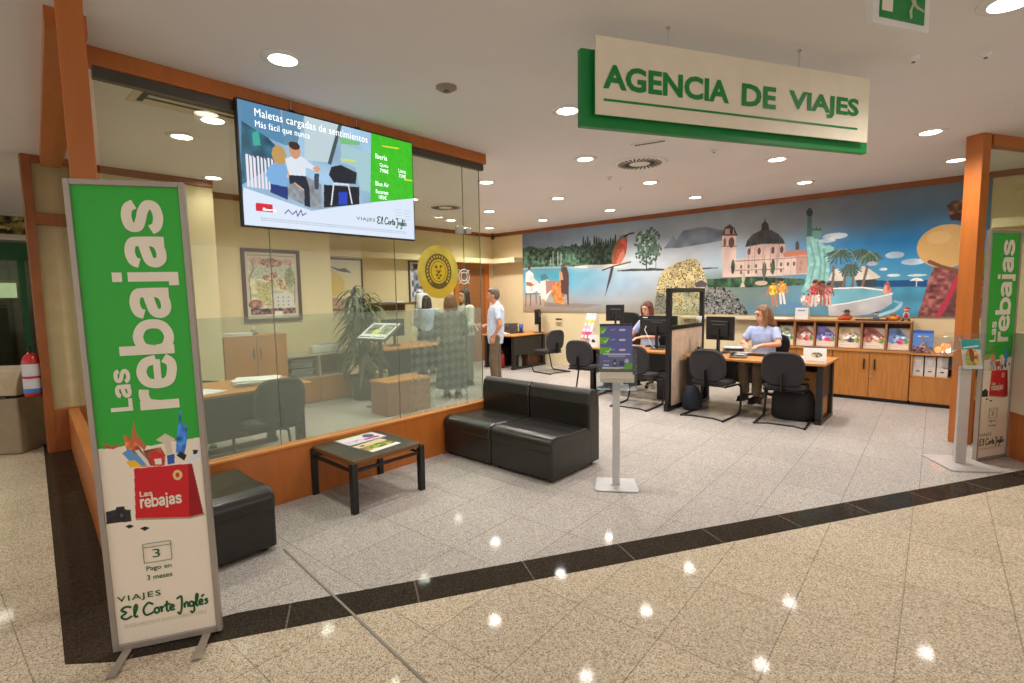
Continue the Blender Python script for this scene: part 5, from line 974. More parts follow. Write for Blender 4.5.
# ornaments on the shelf
def doll(label, x, kind):
    t = thing('souvenir_doll', label, 'doll', (x, YF+.2, ZT), 0, 'souvenir dolls on the pigeonhole shelf')
    if kind == 0:
        MB().ell((0, 0, .04), (.085, .05, .045)).ell((-.07, -.01, .02), (.04, .03, .02)).build('body', flat((190, 84, 40)), t); MB().ell((.01, -.01, .105), (.038, .036, .036)).build('head', M_SKIN, t); MB().lathe([(0, .03), (.03, .03), (.035, .005), (.08, .0), (.0, .0)], (.01, -.01, .125), 16).build('hat', flat((40, 34, 34)), t)
    elif kind == 1:
        MB().ell((0, 0, .03), (.04, .03, .035)).build('body', flat((90, 100, 120)), t); MB().ell((0, 0, .09), (.026, .026, .028)).build('head', M_SKIN, t); MB().ell((0, .005, .11), (.03, .03, .016)).build('hat', flat((50, 54, 60)), t)
    elif kind == 2:
        MB().ell((0, 0, .035), (.09, .05, .035)).build('body', flat((196, 140, 50)), t); MB().ell((.0, 0, .085), (.03, .03, .03)).build('head', flat((150, 96, 60)), t); MB().ell((-.05, -.03, .05), (.03, .02, .03)).ell((.05, -.03, .05), (.03, .02, .03)).build('arms', flat((190, 100, 50)), t)
    else:
        MB().ell((0, 0, .07), (.04, .032, .06)).build('body', flat((206, 196, 190)), t); MB().ell((0, 0, .155), (.03, .03, .032)).build('head', M_SKIN, t); MB().ell((0, .005, .18), (.034, .034, .02)).build('hat', flat((200, 60, 50)), t); MB().cyl((-.03, -.02, .03), (-.04, -.05, .0), .018).cyl((.03, -.02, .03), (.04, -.05, .0), .018).build('legs', flat((60, 50, 50)), t); MB().ell((0, -.03, .08), (.025, .012, .04)).build('apron', flat((190, 50, 60)), t)
doll('reclining souvenir doll in orange with a dark wide hat, leftmost on the shelf', -1.37, 0); doll('small grey souvenir doll sitting behind the dark flat box', -1.0, 1); doll('ochre seated souvenir doll between the flat box and the upright doll', -.80, 2); doll('upright souvenir doll in white with a red cap at the shelf\'s right end', -.655, 3)
t = thing('flat_box', 'dark flat box lying on the pigeonhole shelf between the dolls', 'box', (-1.05, YF+.16, ZT)); MB().mm(-.19, .19, -.07, .07, 0, .022).build('box', flat((70, 50, 60), .4), t, .004)
t = thing('card_box_white', 'white upright box on the left end of the pigeonhole shelf', 'box', (-1.95, YF+.18, ZT)); MB().mm(-.09, .09, -.05, .05, 0, .18).build('box', M_WHITE, t, .004); MB().mm(-.05, .05, -.052, -.0505, .13, .145).build('printed_line', flat((110, 130, 180)), t)
paper_stack('white sheets spread on the pigeonhole shelf left of the white box', (-2.25, YF+.18, ZT), .1, .34, .2, 2, .01)
t = thing('mural_ledge', 'cream ledge board running below the mural behind the right desk', 'ledge', (-3.0, 9.20, 1.14)); MB().mm(-1.0, .42, -.06, .068, -.02, .02).build('board', M_CREAM2, t, .003)
t = thing('potted_plant', 'small green plant on the low cabinet partly behind the right orange post', 'plant', (.12, YF+.1, .723)); rs = random.Random(2); MB().lathe([(0, 0), (.05, 0), (.065, .1), (.055, .1), (.045, .02), (0, .02)]).build('pot', flat((206, 200, 190)), t)
m = MB()
for k in range(36):
    a = rs.uniform(0, 2*pi); r = rs.uniform(.02, .14); z = rs.uniform(.12, .42); p = Vector((r*cos(a), r*sin(a), z)); d = Vector((cos(a), sin(a), rs.uniform(-.2, .8))).normalized()*.07; s_ = Vector((-sin(a), cos(a), 0))*.018
    m.add([p, p+d*.5+s_, p+d, p+d*.5-s_], [(0, 1, 2, 3)])
    if k % 4 == 0: m.tube([(0, 0, .08), (p.x*.5, p.y*.5, z*.6), tuple(p)], .003, 5)
m.build('foliage', flat((96, 120, 60), .6), t)

# ================================================================ BEHIND THE FROSTED GLASS
def framed(name, label, cat, loc, W, H, paint, fm, fw=.03, group='framed posters on the left walls'):
    t = thing(name, label, cat, loc, 0, group); c = Canvas(W-2*fw, H-2*fw, 120); paint(c)
    c.to_mesh('print', attr_mat('print_paint'), t, lambda u, v, d: (.012, fw+u, fw+v)); f = MB()
    f.mm(0, .03, 0, fw, 0, H).mm(0, .03, W-fw, W, 0, H).mm(0, .03, fw, W-fw, 0, fw).mm(0, .03, fw, W-fw, H-fw, H); f.build('frame', fm, t, .002); MB().mm(0, .01, fw, W-fw, fw, H-fw).build('backing', M_WHITE, t)
    return t
def pp1(c):
    W, H = c.W, c.H; c.put(np.ones(c.X.shape, bool), (206, 196, 176)); c.rect(.05, W-.05, .14, H-.14, (216, 208, 176), noise=.18, cell=.05); c.rect(.06, W-.06, H-.40, H-.17, (190, 190, 172), noise=.2)
    c.ell((.17, H-.13), .11, .055, (206, 166, 158), noise=.2); c.ell((W-.14, H-.14), .09, .05, (204, 164, 156), noise=.2); c.ell((W/2, H-.15), .17, .07, (170, 126, 116), noise=.5, cell=.03); c.line([(.04, H-.05), (W-.04, H-.05)], .014, (150, 140, 130))
    c.line([(.06, .2), (.05, .6), (.12, .75), (.1, .85)], .012, (120, 90, 90)); c.line([(W-.06, .2), (W-.04, .6), (W-.10, .75), (W-.1, .85)], .012, (120, 90, 90))
    for k, q in enumerate([(.3, .62), (.42, .66), (.5, .55), (.38, .55), (.55, .48)]): c.ell(q, .06, .045, [(196, 150, 130), (184, 130, 120), (170, 140, 110), (206, 180, 130), (196, 160, 130)][k], noise=.4, cell=.03)
    c.rect(.16, .36, .2, .55, (190, 180, 130), noise=.3); c.ell((.12, .22), .1, .07, (130, 90, 80), noise=.8, cell=.03); c.rect(.05, W-.05, .06, .15, (110, 80, 84), noise=1., cell=.03); c.rect(.40, .70, .17, .38, (214, 212, 212)); 
    for k in range(9): c.ell((.43+.08*(k % 3)+.03, .2+.06*(k//3)), .012, .012, (130, 120, 120))
    c.rect(.40, .52, .02, .11, (230, 226, 212)); c.ell((W-.12, .62), .08, .16, (150, 150, 120), noise=.4)
framed('framed_poster', 'dark-framed old festival poster with small prints pinned on, nearest on the left wall', 'poster', (-8.0, 3.0, 1.25), .88, 1.10, pp1, flat((80, 50, 36), .4), .05)
def pp2(c):
    W, H = c.W, c.H; g = c.Y/H; c.a[:] = np.array((250, 226, 150))*(1-g[..., None])+np.array((232, 232, 214))*g[..., None]; c.ell((.2, .45), .2, .2, (250, 206, 70), alpha=.6)
    c.poly([(.08, H-.12), (.3, H-.17), (.42, H-.15), (.56, H-.24), (.4, H-.23), (.28, H-.21)], (96, 104, 110)); c.rect(0, W, 0, .2, (200, 160, 130), noise=.4)
framed('framed_poster', 'yellow poster of an aeroplane in a wooden frame behind the large plant', 'poster', (-8.9, 4.75, 1.36), .82, .98, pp2, flat((112, 78, 52), .4))
def pp3(c):
    c.put(np.ones(c.X.shape, bool), (206, 206, 212)); c.rect(.05, .4, .1, .8, (150, 150, 170), noise=1., cell=.06)
framed('framed_poster', 'grey poster in a dark frame on the far wall left of the gold seal', 'poster', (-8.9, 6.68, 1.46), .5, .90, pp3, flat((84, 80, 72), .4))
# tall cupboard, sideboard
t = thing('tall_cupboard', 'pale beech two-door cupboard on the left wall under the festival poster', 'cabinet', (-7.3, 2.46, 0)); MB().mm(-.42, -.02, 0, .84, .06, 1.08).build('body', M_BEECHV, t); MB().mm(-.44, .0, -.01, .85, 1.08, 1.10).build('top_board', M_BEECH, t); MB().mm(-.4, -.04, .02, .82, 0, .06).build('plinth', M_BLACK, t)
for k in range(2): q = MB().mm(-.02, -.001, .003+k*.42, .417+k*.42, .07, 1.07).build('door', M_BEECHV, t, .002); MB().mm(0, .02, .37 if k == 0 else .46, .385 if k == 0 else .475, .78, .92).build('handle', flat((120, 90, 60), .4), q)
paper_stack('papers lying on top of the tall cupboard', (-7.5, 2.72, 1.10), 1.3, .36, .22, 3, .012)
t = thing('desk_ornament', 'small pale flower-like ornament on top of the tall cupboard', 'ornament', (-7.45, 2.9, 1.10)); MB().lathe([(0, 0), (.05, .0), (.07, .03), (.03, .04), (.02, .07), (0, .08)]).build('dish', flat((120, 112, 96)), t); MB().cyl((.0, 0, .06), (-.01, .03, .13), .02, .004).build('tip', M_CREAM2, t)
t = thing('sideboard', 'low beech sideboard with open paper shelf over wooden drawers beside the cupboard', 'cabinet', (-7.42, 3.32, 0)); f = MB(); f.mm(-.45, .0, 0, 1.05, .72, .74).mm(-.45, 0, 0, .02, .4, .72).mm(-.45, 0, .52, .54, .4, .72).mm(-.45, 0, 1.03, 1.05, .4, .72).mm(-.45, -.43, 0, 1.05, .4, .72).mm(-.45, .0, 0, 1.05, .38, .4); f.build('open_shelf', flat((190, 176, 148), .5), t); MB().mm(-.45, -.02, .0, 1.05, .0, .38).build('body', M_BEECHV, t)
for k in range(2): MB().mm(-.02, .0, .005+k*.525, .52+k*.525, .02, .375).build('drawer', M_BEECHV, t, .003)
for k in range(2): paper_stack('grey files in the sideboard\'s open shelf, %s pile' % ('lower' if k == 0 else 'upper'), (-7.6, 3.6, .401+k*.15), 1.57, .36, .26, 3, .045, flat((130, 132, 128), .6))
t = thing('roll_printer', 'white boxy label machine on the sideboard', 'device', (-7.58, 4.02, .741), radians(95)); MB().mm(-.24, .24, -.09, .09, 0, .13).build('body', M_WHITE, t, .03, 3); MB().mm(-.1, .2, -.07, .07, .13, .137).build('blue_lid', flat((130, 150, 180), .4), t, .002); MB().cyl((-.243, 0, .065), (-.23, 0, .065), .05).build('end_cap', flat((210, 200, 170)), t)
# plant
t = thing('potted_palm', 'large bushy potted palm in front of the aeroplane poster behind the glass', 'plant', (-7.08, 4.38, 0)); MB().lathe([(0, 0), (.16, 0), (.21, .36), (.22, .38), (.19, .38), (.17, .3), (0, .3)]).build('pot', flat((84, 76, 64), .6), t)
rs = random.Random(11); m = MB(); st = MB()
for k in range(5): a = 2*pi*k/5; st.tube([(.04*cos(a), .04*sin(a), .3), (.06*cos(a), .08*sin(a), .9), (.12*cos(a), .18*sin(a), 1.45+.06*k)], [.02, .016, .01], 7)
st.build('stems', flat((110, 92, 60), .8), t)
for k in range(420):
    c_ = k % 5; a0_ = 2*pi*c_/5; base = Vector((.1*cos(a0_), .14*sin(a0_), .38+1.15*rs.random()+.05*c_)); a = rs.uniform(0, 2*pi); L_ = rs.uniform(.26, .46); up = rs.uniform(.1, .9)
    h = Vector((cos(a), sin(a), 0)); s_ = Vector((-sin(a), cos(a), 0)); pts = []
    for i in range(6):
        q = i/5; p = base+h*(L_*q*.9)+Vector((0, 0, L_*(up*q-.95*q*q*(1.1-.2*up)))); wd = .022*(1-(2*q-.8)**2*.6) if i < 5 else .001; pts.append((p-s_*wd, p+s_*wd))
    v = [x for pr_ in pts for x in pr_]; m.add(v, [(2*i, 2*i+1, 2*i+3, 2*i+2) for i in range(5)], True)
m.build('fronds', mat('palm_green', (84, 98, 60), .6, var=.25, scale=5), t)
# reading lectern
t = thing('lectern_stand', 'dark pedestal lectern showing a leaflet spread behind the frosted glass', 'lectern', (-6.35, 4.22, 0), radians(8)); MB().mm(-.17, .17, -.15, .15, 0, .02).build('base_plate', flat((60, 60, 56), .5), t, .004); MB().mm(-.03, .03, -.02, .02, .02, 1.04).build('pole', flat((70, 72, 66), .5), t)
MB().add([], []).prism([(-.18, .98), (.18, 1.20), (.17, 1.22), (-.19, 1.0)], lambda u, v, k: (k, u, v), -.32, .32).build('tilted_board', flat((74, 76, 68), .5), t)
lc = Canvas(.56, .36, 60, (226, 228, 230)); lc.rect(.04, .26, .1, .33, (110, 112, 108), noise=.8, cell=.03); lc.rect(.3, .53, .1, .33, (120, 126, 112), noise=.6, cell=.03); lc.ell((.26, .15), .08, .06, (214, 216, 110), noise=.4); lc.rect(.02, .26, .02, .04, (60, 60, 64)); lc.rect(.3, .54, .02, .04, (60, 60, 64))
lf = thing('leaflet_spread', 'open leaflet with dark photographs lying on the lectern board', 'leaflet', (-6.35, 4.22, 0), radians(8)); lc.to_mesh('printed_spread', attr_mat('print_paint'), lf, lambda u, v, d: (u-.28, -.165+v*.86, 1.019+v*.545))
MB().prism([(-.166, 1.0155), (.145, 1.208), (.1445, 1.2105), (-.1665, 1.018)], lambda u, v, k: (k, u, v), -.28, .28).build('sheets', M_PAPER, lf)
# low wooden crate and document shelf, cabinet by the lectern
t = thing('low_wooden_cabinet', 'low pinkish-brown wooden cabinet just behind the frosted glass', 'cabinet', (-5.70, 3.88, 0)); MB().mm(-.4, 0, 0, .72, 0, .44).build('body', mat('brown_wood', (150, 104, 80), .5, var=.06), t, .004); MB().mm(-.42, .01, -.01, .73, .44, .465).build('top_board', M_BEECH, t); MB().mm(.0, .004, .355, .36, .02, .42).build('door_gap', flat((200, 180, 160)), t)
t = thing('document_shelf', 'wooden wall shelf holding loose papers right of the plant', 'shelf', (-8.9, 5.75, 1.44)); MB().mm(0, .28, 0, .85, 0, .04).build('board', flat((120, 90, 60), .5), t, .003); MB().mm(0, .02, .05, .8, -.12, 0).build('bracket_rail', flat((110, 84, 56), .5), t)
paper_stack('white papers on the wooden wall shelf', (-8.74, 6.1, 1.48), 1.5, .5, .2, 3, .014)
t = thing('white_wall_box', 'white rounded box on the far wall just left of the gold seal', 'box', (-8.9, 6.82, 1.33)); MB().mm(0, .12, 0, .33, 0, .34).build('cover', M_WHITE, t, .05, 4)
t = thing('security_camera', 'small black dome camera in the far corner under the ceiling', 'camera', (-8.72, 9.1, 3.0)); MB().cyl((0, 0, .0), (0, 0, .1), .02).build('mount', M_BLACKP, t); MB().ell((0, 0, -.01), (.045, .045, .05)).build('dome', M_BLACKP, t)

# ================================================================ CEILING FITTINGS
def downlight(label, x, y, r=.085, power=26., group='recessed downlights'):
    t = thing('ceiling_downlight', label, 'ceiling light', (x, y, 3.1), 0, group); MB().lathe([(r, -.012), (r+.012, -.012), (r+.045, -.004), (r+.048, 0), (r, 0), (r, -.012)]).build('trim_ring', M_WHITE, t)
    MB().cyl((0, 0, -.006), (0, 0, -.002), r, n=28).build('lamp_lens', M_LENS, t)
    l = bpy.data.lights.new('downlight_lamp', 'SPOT'); l.energy = power*1.; l.spot_size = radians(150); l.spot_blend = .9; l.shadow_soft_size = r; l.color = (1., .945, .885)
    o = bpy.data.objects.new('downlight_lamp', l); C.objects.link(o); o.parent = t; o.location = (0, 0, -.03); return t
ROW = {1.6: 'nearest row', 3.25: 'second row', 4.95: 'third row', 6.5: 'fourth row', 8.2: 'row closest to the picture wall'}
COL = {-8.05: 'far left', -6.5: 'second from left wall', -4.88: 'just inside the glass wall', -3.3: 'first outside the glass', -1.75: 'above the right desk', -.2: 'by right orange post'}
spots = [(-3.29, 1.56), (-5.47, 1.61), (-4.80, 1.65), (-7.03, 2.38), (-2.53, 3.55), (-3.27, 4.92), (-1.72, 6.5), (-.36, 6.47), (-.2, 8.08), (-4.86, 4.97), (-4.88, 6.58), (-4.92, 8.2), (-6.5, 8.25), (-3.32, 6.57), (-3.32, 8.11), (-1.79, 8.14), (-6.48, 6.68), (-8.05, 8.3), (-7.75, 6.9), (-6.5, 5.0), (-6.5, 3.3), (-4.9, 3.3), (-1.7, 4.95)]
for x, y in spots:
    if (x, y) == (-1.7, 4.95): continue
    ry = min(ROW, key=lambda q: abs(q-y)); cx_ = min(COL, key=lambda q: abs(q-x)); lab = 'round ceiling downlight, %s, %s' % (ROW[ry], COL[cx_])
    if (x, y) == (-5.47, 1.61): lab = 'round recessed ceiling downlight just left of the screen, seen through the glass'
    if (x, y) == (-4.80, 1.65): lab = 'round recessed ceiling downlight touching the screen\'s left edge'
    if (x, y) == (-2.53, 3.55): lab = 'round recessed ceiling downlight beside the left end of the hanging sign'
    if (x, y) == (-.2, 8.08): lab = 'round recessed ceiling downlight just left of the right orange post'
    if (x, y) == (-7.75, 6.9): lab = 'round recessed ceiling downlight above the far wall\'s grey poster'
    downlight(lab, x, y, power=5 if x == -7.03 else (52 if x < -4 else 44) if y > 3 else (40 if x < -4 else 24))
downlight('large bright recessed downlight cut by the top right corner', .09, 3.88, .10, 34)
for x, y in ((-1.2, .9), (1.6, 1.8), (-3.2, -1.2), (-5.4, -.6), (1.0, -1.5), (-8.3, -.6), (-10.5, .3), (-14., .4), (2.4, 5.0)):  # unseen lamps added to light the mall and the shop across it
    downlight('added mall fill downlight, unseen, outside the picture', x, y, .09, 20, 'added mall fill downlights')
def tc(o): return o
t = thing('air_diffuser', 'round slotted air diffuser in the ceiling behind the hanging sign', 'vent', (-2.93, 5.54, 3.1), 0, 'round air diffusers')
MB().lathe([(0, -.012), (.28, -.012), (.31, -.004), (.31, 0)], n=40).build('plate', M_WHITE, t); m = MB()
for k in range(28): a = 2*pi*k/28; m.bar((.12*cos(a), .12*sin(a), -.0135), (.25*cos(a+.25), .25*sin(a+.25), -.0135), .02, .003)
m.build('slots', flat((70, 64, 60), .7), t)
dup(t, (-6.7, 5.85, 3.1), .3, 'round slotted air diffuser in the ceiling seen through the glass above the seal')
t = thing('slot_grille', 'narrow rectangular ceiling slot near the round diffuser', 'vent', (-2.47, 4.87, 3.1), radians(12), 'rectangular ceiling grilles'); MB().mm(-.18, .18, -.05, .05, -.008, 0).build('frame', M_WHITE, t); MB().mm(-.15, .15, -.02, .02, -.0095, -.008).build('slot', flat((90, 84, 80)), t)
t = thing('slot_grille', 'long black slot grille in the ceiling behind the left end of the screen', 'vent', (-4.62, 1.6, 3.1), radians(90), 'rectangular ceiling grilles'); MB().mm(-.55, .45, -.16, .16, -.006, 0).build('frame', M_CREAM2, t); MB().mm(-.5, .4, -.12, -.085, -.009, -.006).mm(-.5, .4, -.02, .015, -.009, -.006).mm(-.5, -.46, -.12, .1, -.009, -.006).build('slot', flat((40, 38, 36)), t)
def detector(label, x, y, r=.06, m=None):
    t = thing('ceiling_detector', label, 'detector', (x, y, 3.1), 0, 'small round ceiling detectors'); MB().lathe([(0, -.03), (r*.6, -.028), (r*.8, -.014), (r, -.01), (r, 0)]).build('housing', m or M_WHITE, t); MB().cyl((0, 0, -.034), (0, 0, -.029), r*.3).build('sensor', flat((90, 86, 84)), t); return t
detector('round beige ceiling detector between the screen and the hanging sign', -2.89, 2.56, .075, flat((150, 136, 122)))
for k, (x, y) in enumerate(((-3.55, 5.9), (-3.8, 6.6), (-1.0, 6.6), (-.35, 4.35), (-.0, 4.6), (-2.1, 5.6))):
    detector('small ceiling detector ' + ['left of the round diffuser', 'left of the diffuser nearer the mural', 'just below the downlight left of the right post', 'beside the exit sign\'s lower corner', 'right of the exit sign', 'right of the round diffuser'][k], x, y, .035)
# ================================================================ PEOPLE
def limb(mb, pts, rr, n=14):
    for (a, b, r0, r1) in zip(pts[:-1], pts[1:], rr[:-1], rr[1:]):
        mb.cyl(a, b, r0, r1, n=n); mb.ell(a, (r0,)*3, 12, 8); mb.ell(b, (r1,)*3, 12, 8)
def hand(mb, w, d, side, curl=.35, s=1., up=None):
    # w: wrist, d: pointing direction, side: thumb direction
    w = Vector(w); d = Vector(d).normalized(); sd = Vector(side); sd = (sd-d*sd.dot(d)).normalized(); nn = d.cross(sd).normalized()
    if up is not None and nn.dot(Vector(up)) > 0: nn = -nn     # fingers curl along nn
    R = [((w+d*t*s), sd*a*s, nn*b*s) for t, a, b in ((-.02, .026, .022), (.02, .033, .019), (.06, .040, .017), (.095, .038, .013))]
    mb.rings([(tuple(c), tuple(a), tuple(b)) for c, a, b in R], 14)
    for k, (o, L) in enumerate(((.029, .072), (.010, .082), (-.010, .076), (-.028, .060))):
        p = w+d*.088*s+sd*o*s; q = p+(d*cos(curl)+nn*sin(curl)*1.)*L*.5*s; e = q+(d*cos(curl*2.2)+nn*sin(curl*2.2))*L*.5*s
        mb.tube([tuple(p), tuple(q), tuple(e)], [.0088*s, .0082*s, .0065*s], 8)
    p = w+d*.02*s+sd*.026*s; q = p+(d*.7+sd*.7)*.036*s; e = q+(d*.9+sd*.25+nn*.25)*.032*s
    mb.tube([tuple(p), tuple(q), tuple(e)], [.012*s, .0105*s, .008*s], 8)
def person(label, loc, rz, P):
    t = thing('person', label, 'person', loc, rz, P.get('group')); X = Vector((1, 0, 0))
    pel, che, nek, hd = (Vector(P[k]) for k in ('pelvis', 'chest', 'neck', 'head'))
    sw = P.get('sw', .19); hw = P.get('hw', .155); dp = P.get('depth', .105); hy = P.get('hyaw', 0.); ht = P.get('htilt', 0.)
    HR = Matrix.Rotation(hy, 3, 'Z') @ Matrix.Rotation(ht, 3, 'X'); H = lambda x, y, z: tuple(hd+HR @ Vector((x, y, z)))
    mid = pel.lerp(che, .5); spine = (che-pel).normalized(); fw = X.cross(spine)*-1; fw = Vector((0, 1, 0))
    def torso(inf, z0=-.08, top=.30):
        A = lambda p, a, b: (tuple(p), (a+inf, 0, 0), (0, b+inf, 0))
        low = pel+Vector((0, 0, z0)); R = [A(low, hw*.86, dp*.9), A(pel, hw, dp*1.08), A(pel.lerp(che, .4), hw*P.get('waist', .86), dp*P.get('belly', .95)), A(pel.lerp(che, .8), sw*.86, dp*P.get('bust', 1.08)), A(che+Vector((0, 0, .04)), sw*.92, dp*1.02), A(che+Vector((0, -.005, .11)), sw*.80, dp*.78), A(che+Vector((0, -.005, .145)), sw*.42, dp*.55)]
        return R
    b = MB(); b.rings(torso(0), 24); limb(b, [tuple(che+Vector((0, 0, .1))), tuple(nek), tuple(hd+Vector((0, -.01, -.05)))], [.062, .054, .056])
    # head: skull, jaw, nose, ears
    b.ell(H(0, -.012, .02), (.074, .094, .10), 18, 14, HR); b.ell(H(0, .018, -.045), (.056, .062, .072), 16, 12, HR); b.ell(H(0, .062, -.088), (.024, .022, .02), 10, 8, HR)
    b.rings([(H(0, .070, .022), tuple(HR @ Vector((.006, 0, 0))), tuple(HR @ Vector((0, .01, 0)))), (H(0, .090, -.01), tuple(HR @ Vector((.011, 0, 0))), tuple(HR @ Vector((0, .012, 0)))), (H(0, .096, -.027), tuple(HR @ Vector((.016, 0, 0))), tuple(HR @ Vector((0, .014, 0)))), (H(0, .08, -.036), tuple(HR @ Vector((.013, 0, 0))), tuple(HR @ Vector((0, .01, 0))))], 10)
    for s in (-1, 1): b.ell(H(s*.076, -.008, -.008), (.011, .02, .032), 8, 8, HR)
    b.ell(H(0, .076, .04), (.05, .014, .016), 10, 8, HR); b.ell(H(0, .078, -.06), (.026, .012, .014), 10, 8, HR)
    J = {k: [Vector(p) for p in P[k]] for k in ('armL', 'armR', 'legL', 'legR')}
    for k in ('armL', 'armR'):
        a = J[k]; limb(b, [tuple(p) for p in a], [.052, .040, .026]); d = (a[2]-a[1]).normalized(); hd_d = Vector(P.get(k+'_hand', tuple(d))); th = Vector(P.get(k+'_thumb', (0, 0, 1))); hand(b, a[2]+hd_d.normalized()*.015, hd_d, th, P.get('curl', .4), up=P.get(k+'_up', None))
    for k in ('legL', 'legR'):
        a = J[k]; limb(b, [tuple(p) for p in a], [.088, .058, .040]); f = Vector(P.get('foot', (0, 1, 0))); b.ell(tuple(a[2]+f*.06+Vector((0, 0, -.045))), (.042, .12, .035), 12, 8, Matrix.Rotation(math.atan2(-f.x, f.y), 3, 'Z'))
    remesh(b, 'body', P.get('skin', M_SKIN), t, .0075, 2)
    # clothes
    c = MB(); R = torso(.016, P.get('hem', -.10)); c.rings(R[:-1]+[(R[-1][0], (sw*.36, 0, 0), (0, dp*.55, 0))], 24)
    for k in ('armL', 'armR'):
        a = J[k]; f = P.get('sleeve', .62); e = a[0].lerp(a[1], min(f, 1.)); c.cyl(tuple(a[0]), tuple(e), P.get('sr', .061), .056+(.004 if f < 1 else -.012), n=16); c.ell(tuple(a[0]), (.061,)*3, 12, 8)
        if f > 1: w_ = a[1].lerp(a[2], f-1); c.cyl(tuple(a[1]), tuple(w_), .055, .042, n=14); c.ell(tuple(a[1]), (.055,)*3)
    limb(c, [tuple(che+Vector((0, -.01, .10))), tuple(che+Vector((0, -.012, .15)))], [.075, .062])
    remesh(c, P.get('topname', 'shirt'), P.get('top', M_SHIRT), t, .009, 3)
    if not P.get('nocollar'):
        cl = MB()
        for s in (-1, 1): cl.add([(nek.x+s*.012, nek.y+.085, nek.z-.105), (nek.x+s*.052, nek.y+.055, nek.z-.055), (nek.x+s*.072, nek.y-.02, nek.z-.035), (nek.x+s*.085, nek.y-.0, nek.z-.075), (nek.x+s*.06, nek.y+.085, nek.z-.105)], [(0, 1, 2, 3, 4)])
        o = cl.build('collar', P.get('top', M_SHIRT), t); sm = o.modifiers.new('thick', 'SOLIDIFY'); sm.thickness = .006; sm.offset = 0
    q = MB()
    if P.get('skirt'):
        q.rings([(tuple(pel+Vector((0, 0, .06))), (hw+.012, 0, 0), (0, dp*1.05+.01, 0)), (tuple(pel+Vector((0, 0, -.12))), (hw+.035, 0, 0), (0, dp*1.2+.02, 0)), (tuple(pel+Vector((0, 0, -.5))), (hw+.07, 0, 0), (0, dp+.07, 0)), (tuple(pel+Vector((0, 0, P['skirt']))), (hw+.08, 0, 0), (0, dp+.09, 0))], 24)
    else:
        q.rings([(tuple(pel+Vector((0, 0, .07))), (hw*.96+.01, 0, 0), (0, dp+.008, 0)), (tuple(pel), (hw+.014, 0, 0), (0, dp*1.08+.012, 0)), (tuple(pel+Vector((0, 0, -.09))), (hw*.9+.012, 0, 0), (0, dp*.95+.012, 0))], 24)
        for k in ('legL', 'legR'):
            a = J[k]; limb(q, [tuple(a[0]), tuple(a[1])], [.098, .075]); q.cyl(tuple(a[1]), tuple(a[1].lerp(a[2], .97)), .075, .062, n=16)
    remesh(q, 'skirt' if P.get('skirt') else 'trousers', P.get('bottom', M_KHAKI), t, .010, 3)
    f = Vector(P.get('foot', (0, 1, 0))); RF = Matrix.Rotation(math.atan2(-f.x, f.y), 3, 'Z')
    for k in ('legL', 'legR'):
        a = J[k][2]; s = MB(); s.ell(tuple(a+f*.07+Vector((0, 0, -.045))), (.05, .14, .042), 14, 10, RF); s.ell(tuple(a+Vector((0, 0, -.03))), (.05, .055, .05), 12, 8); s.box(tuple(a+f*.06+Vector((0, 0, -.083))), (.085, .25, .018), M=RF); remesh(s, 'shoe', M_SHOE, t, .008, 2)
    # hair
    h = MB(); st = P.get('hair', 'short'); hc = P.get('haircol', (86, 64, 48))
    h.ell(H(0, -.026, .042), (.084, .100, .096), 18, 14, HR)
    if st == 'short': h.ell(H(0, -.055, -.0), (.078, .066, .082), 14, 10, HR); h.ell(H(0, .035, .098), (.062, .05, .026), 12, 8, HR)
    elif st == 'bob':
        h.ell(H(0, -.045, -.02), (.094, .085, .12), 16, 12, HR); h.ell(H(0, -.05, -.09), (.09, .06, .09), 16, 12, HR)
        for s in (-1, 1): h.rings([(H(s*.070, .02, .07), tuple(HR @ Vector((.024, 0, 0))), tuple(HR @ Vector((0, .036, 0)))), (H(s*.086, .012, -.0), tuple(HR @ Vector((.022, 0, 0))), tuple(HR @ Vector((0, .036, 0)))), (H(s*.088, .012, -.09), tuple(HR @ Vector((.024, 0, 0))), tuple(HR @ Vector((0, .034, 0)))), (H(s*.078, .0, -.14), tuple(HR @ Vector((.015, 0, 0))), tuple(HR @ Vector((0, .02, 0))))], 12)
    elif st == 'long':
        h.rings([(H(0, -.06, .06), (.08, 0, 0), (0, .05, 0)), (H(0, -.07, -.04), (.088, 0, 0), (0, .05, 0)), (H(0, -.085, -.16), (.09, 0, 0), (0, .036, 0)), (H(0, -.10, P.get('hairlen', -.28)), (.06, 0, 0), (0, .022, 0))], 16)
        for s in (-1, 1): h.rings([(H(s*.068, .01, .075), tuple(HR @ Vector((.022, 0, 0))), tuple(HR @ Vector((0, .036, 0)))), (H(s*.083, -.004, -.01), tuple(HR @ Vector((.018, 0, 0))), tuple(HR @ Vector((0, .034, 0)))), (H(s*.086, .004, -.12), tuple(HR @ Vector((.022, 0, 0))), tuple(HR @ Vector((0, .03, 0)))), (H(s*.078, .03, P.get('hairlen', -.28)+.02), tuple(HR @ Vector((.014, 0, 0))), tuple(HR @ Vector((0, .016, 0))))], 12)
    # keep the face clear: carve by pulling the cap back
    o = remesh(h, 'hair', mat('hair_%d_%d_%d' % hc, hc, .6, var=.25, scale=30, stretch=(3, 3, .4)), t, .0075, 2)
    HRi = HR.inverted()
    for vt in o.data.vertices:
        p = HRi @ (vt.co-hd)
        if abs(p.x) < .062 and p.y > .03 and p.z < .055: vt.co = hd+HR @ Vector((p.x, .0, p.z))
    e = MB()
    for s in (-1, 1): e.ell(H(s*.030, .0745, .008), (.013, .008, .007), 10, 8, HR)
    e.build('eyes', flat((60, 46, 40), .3), t)
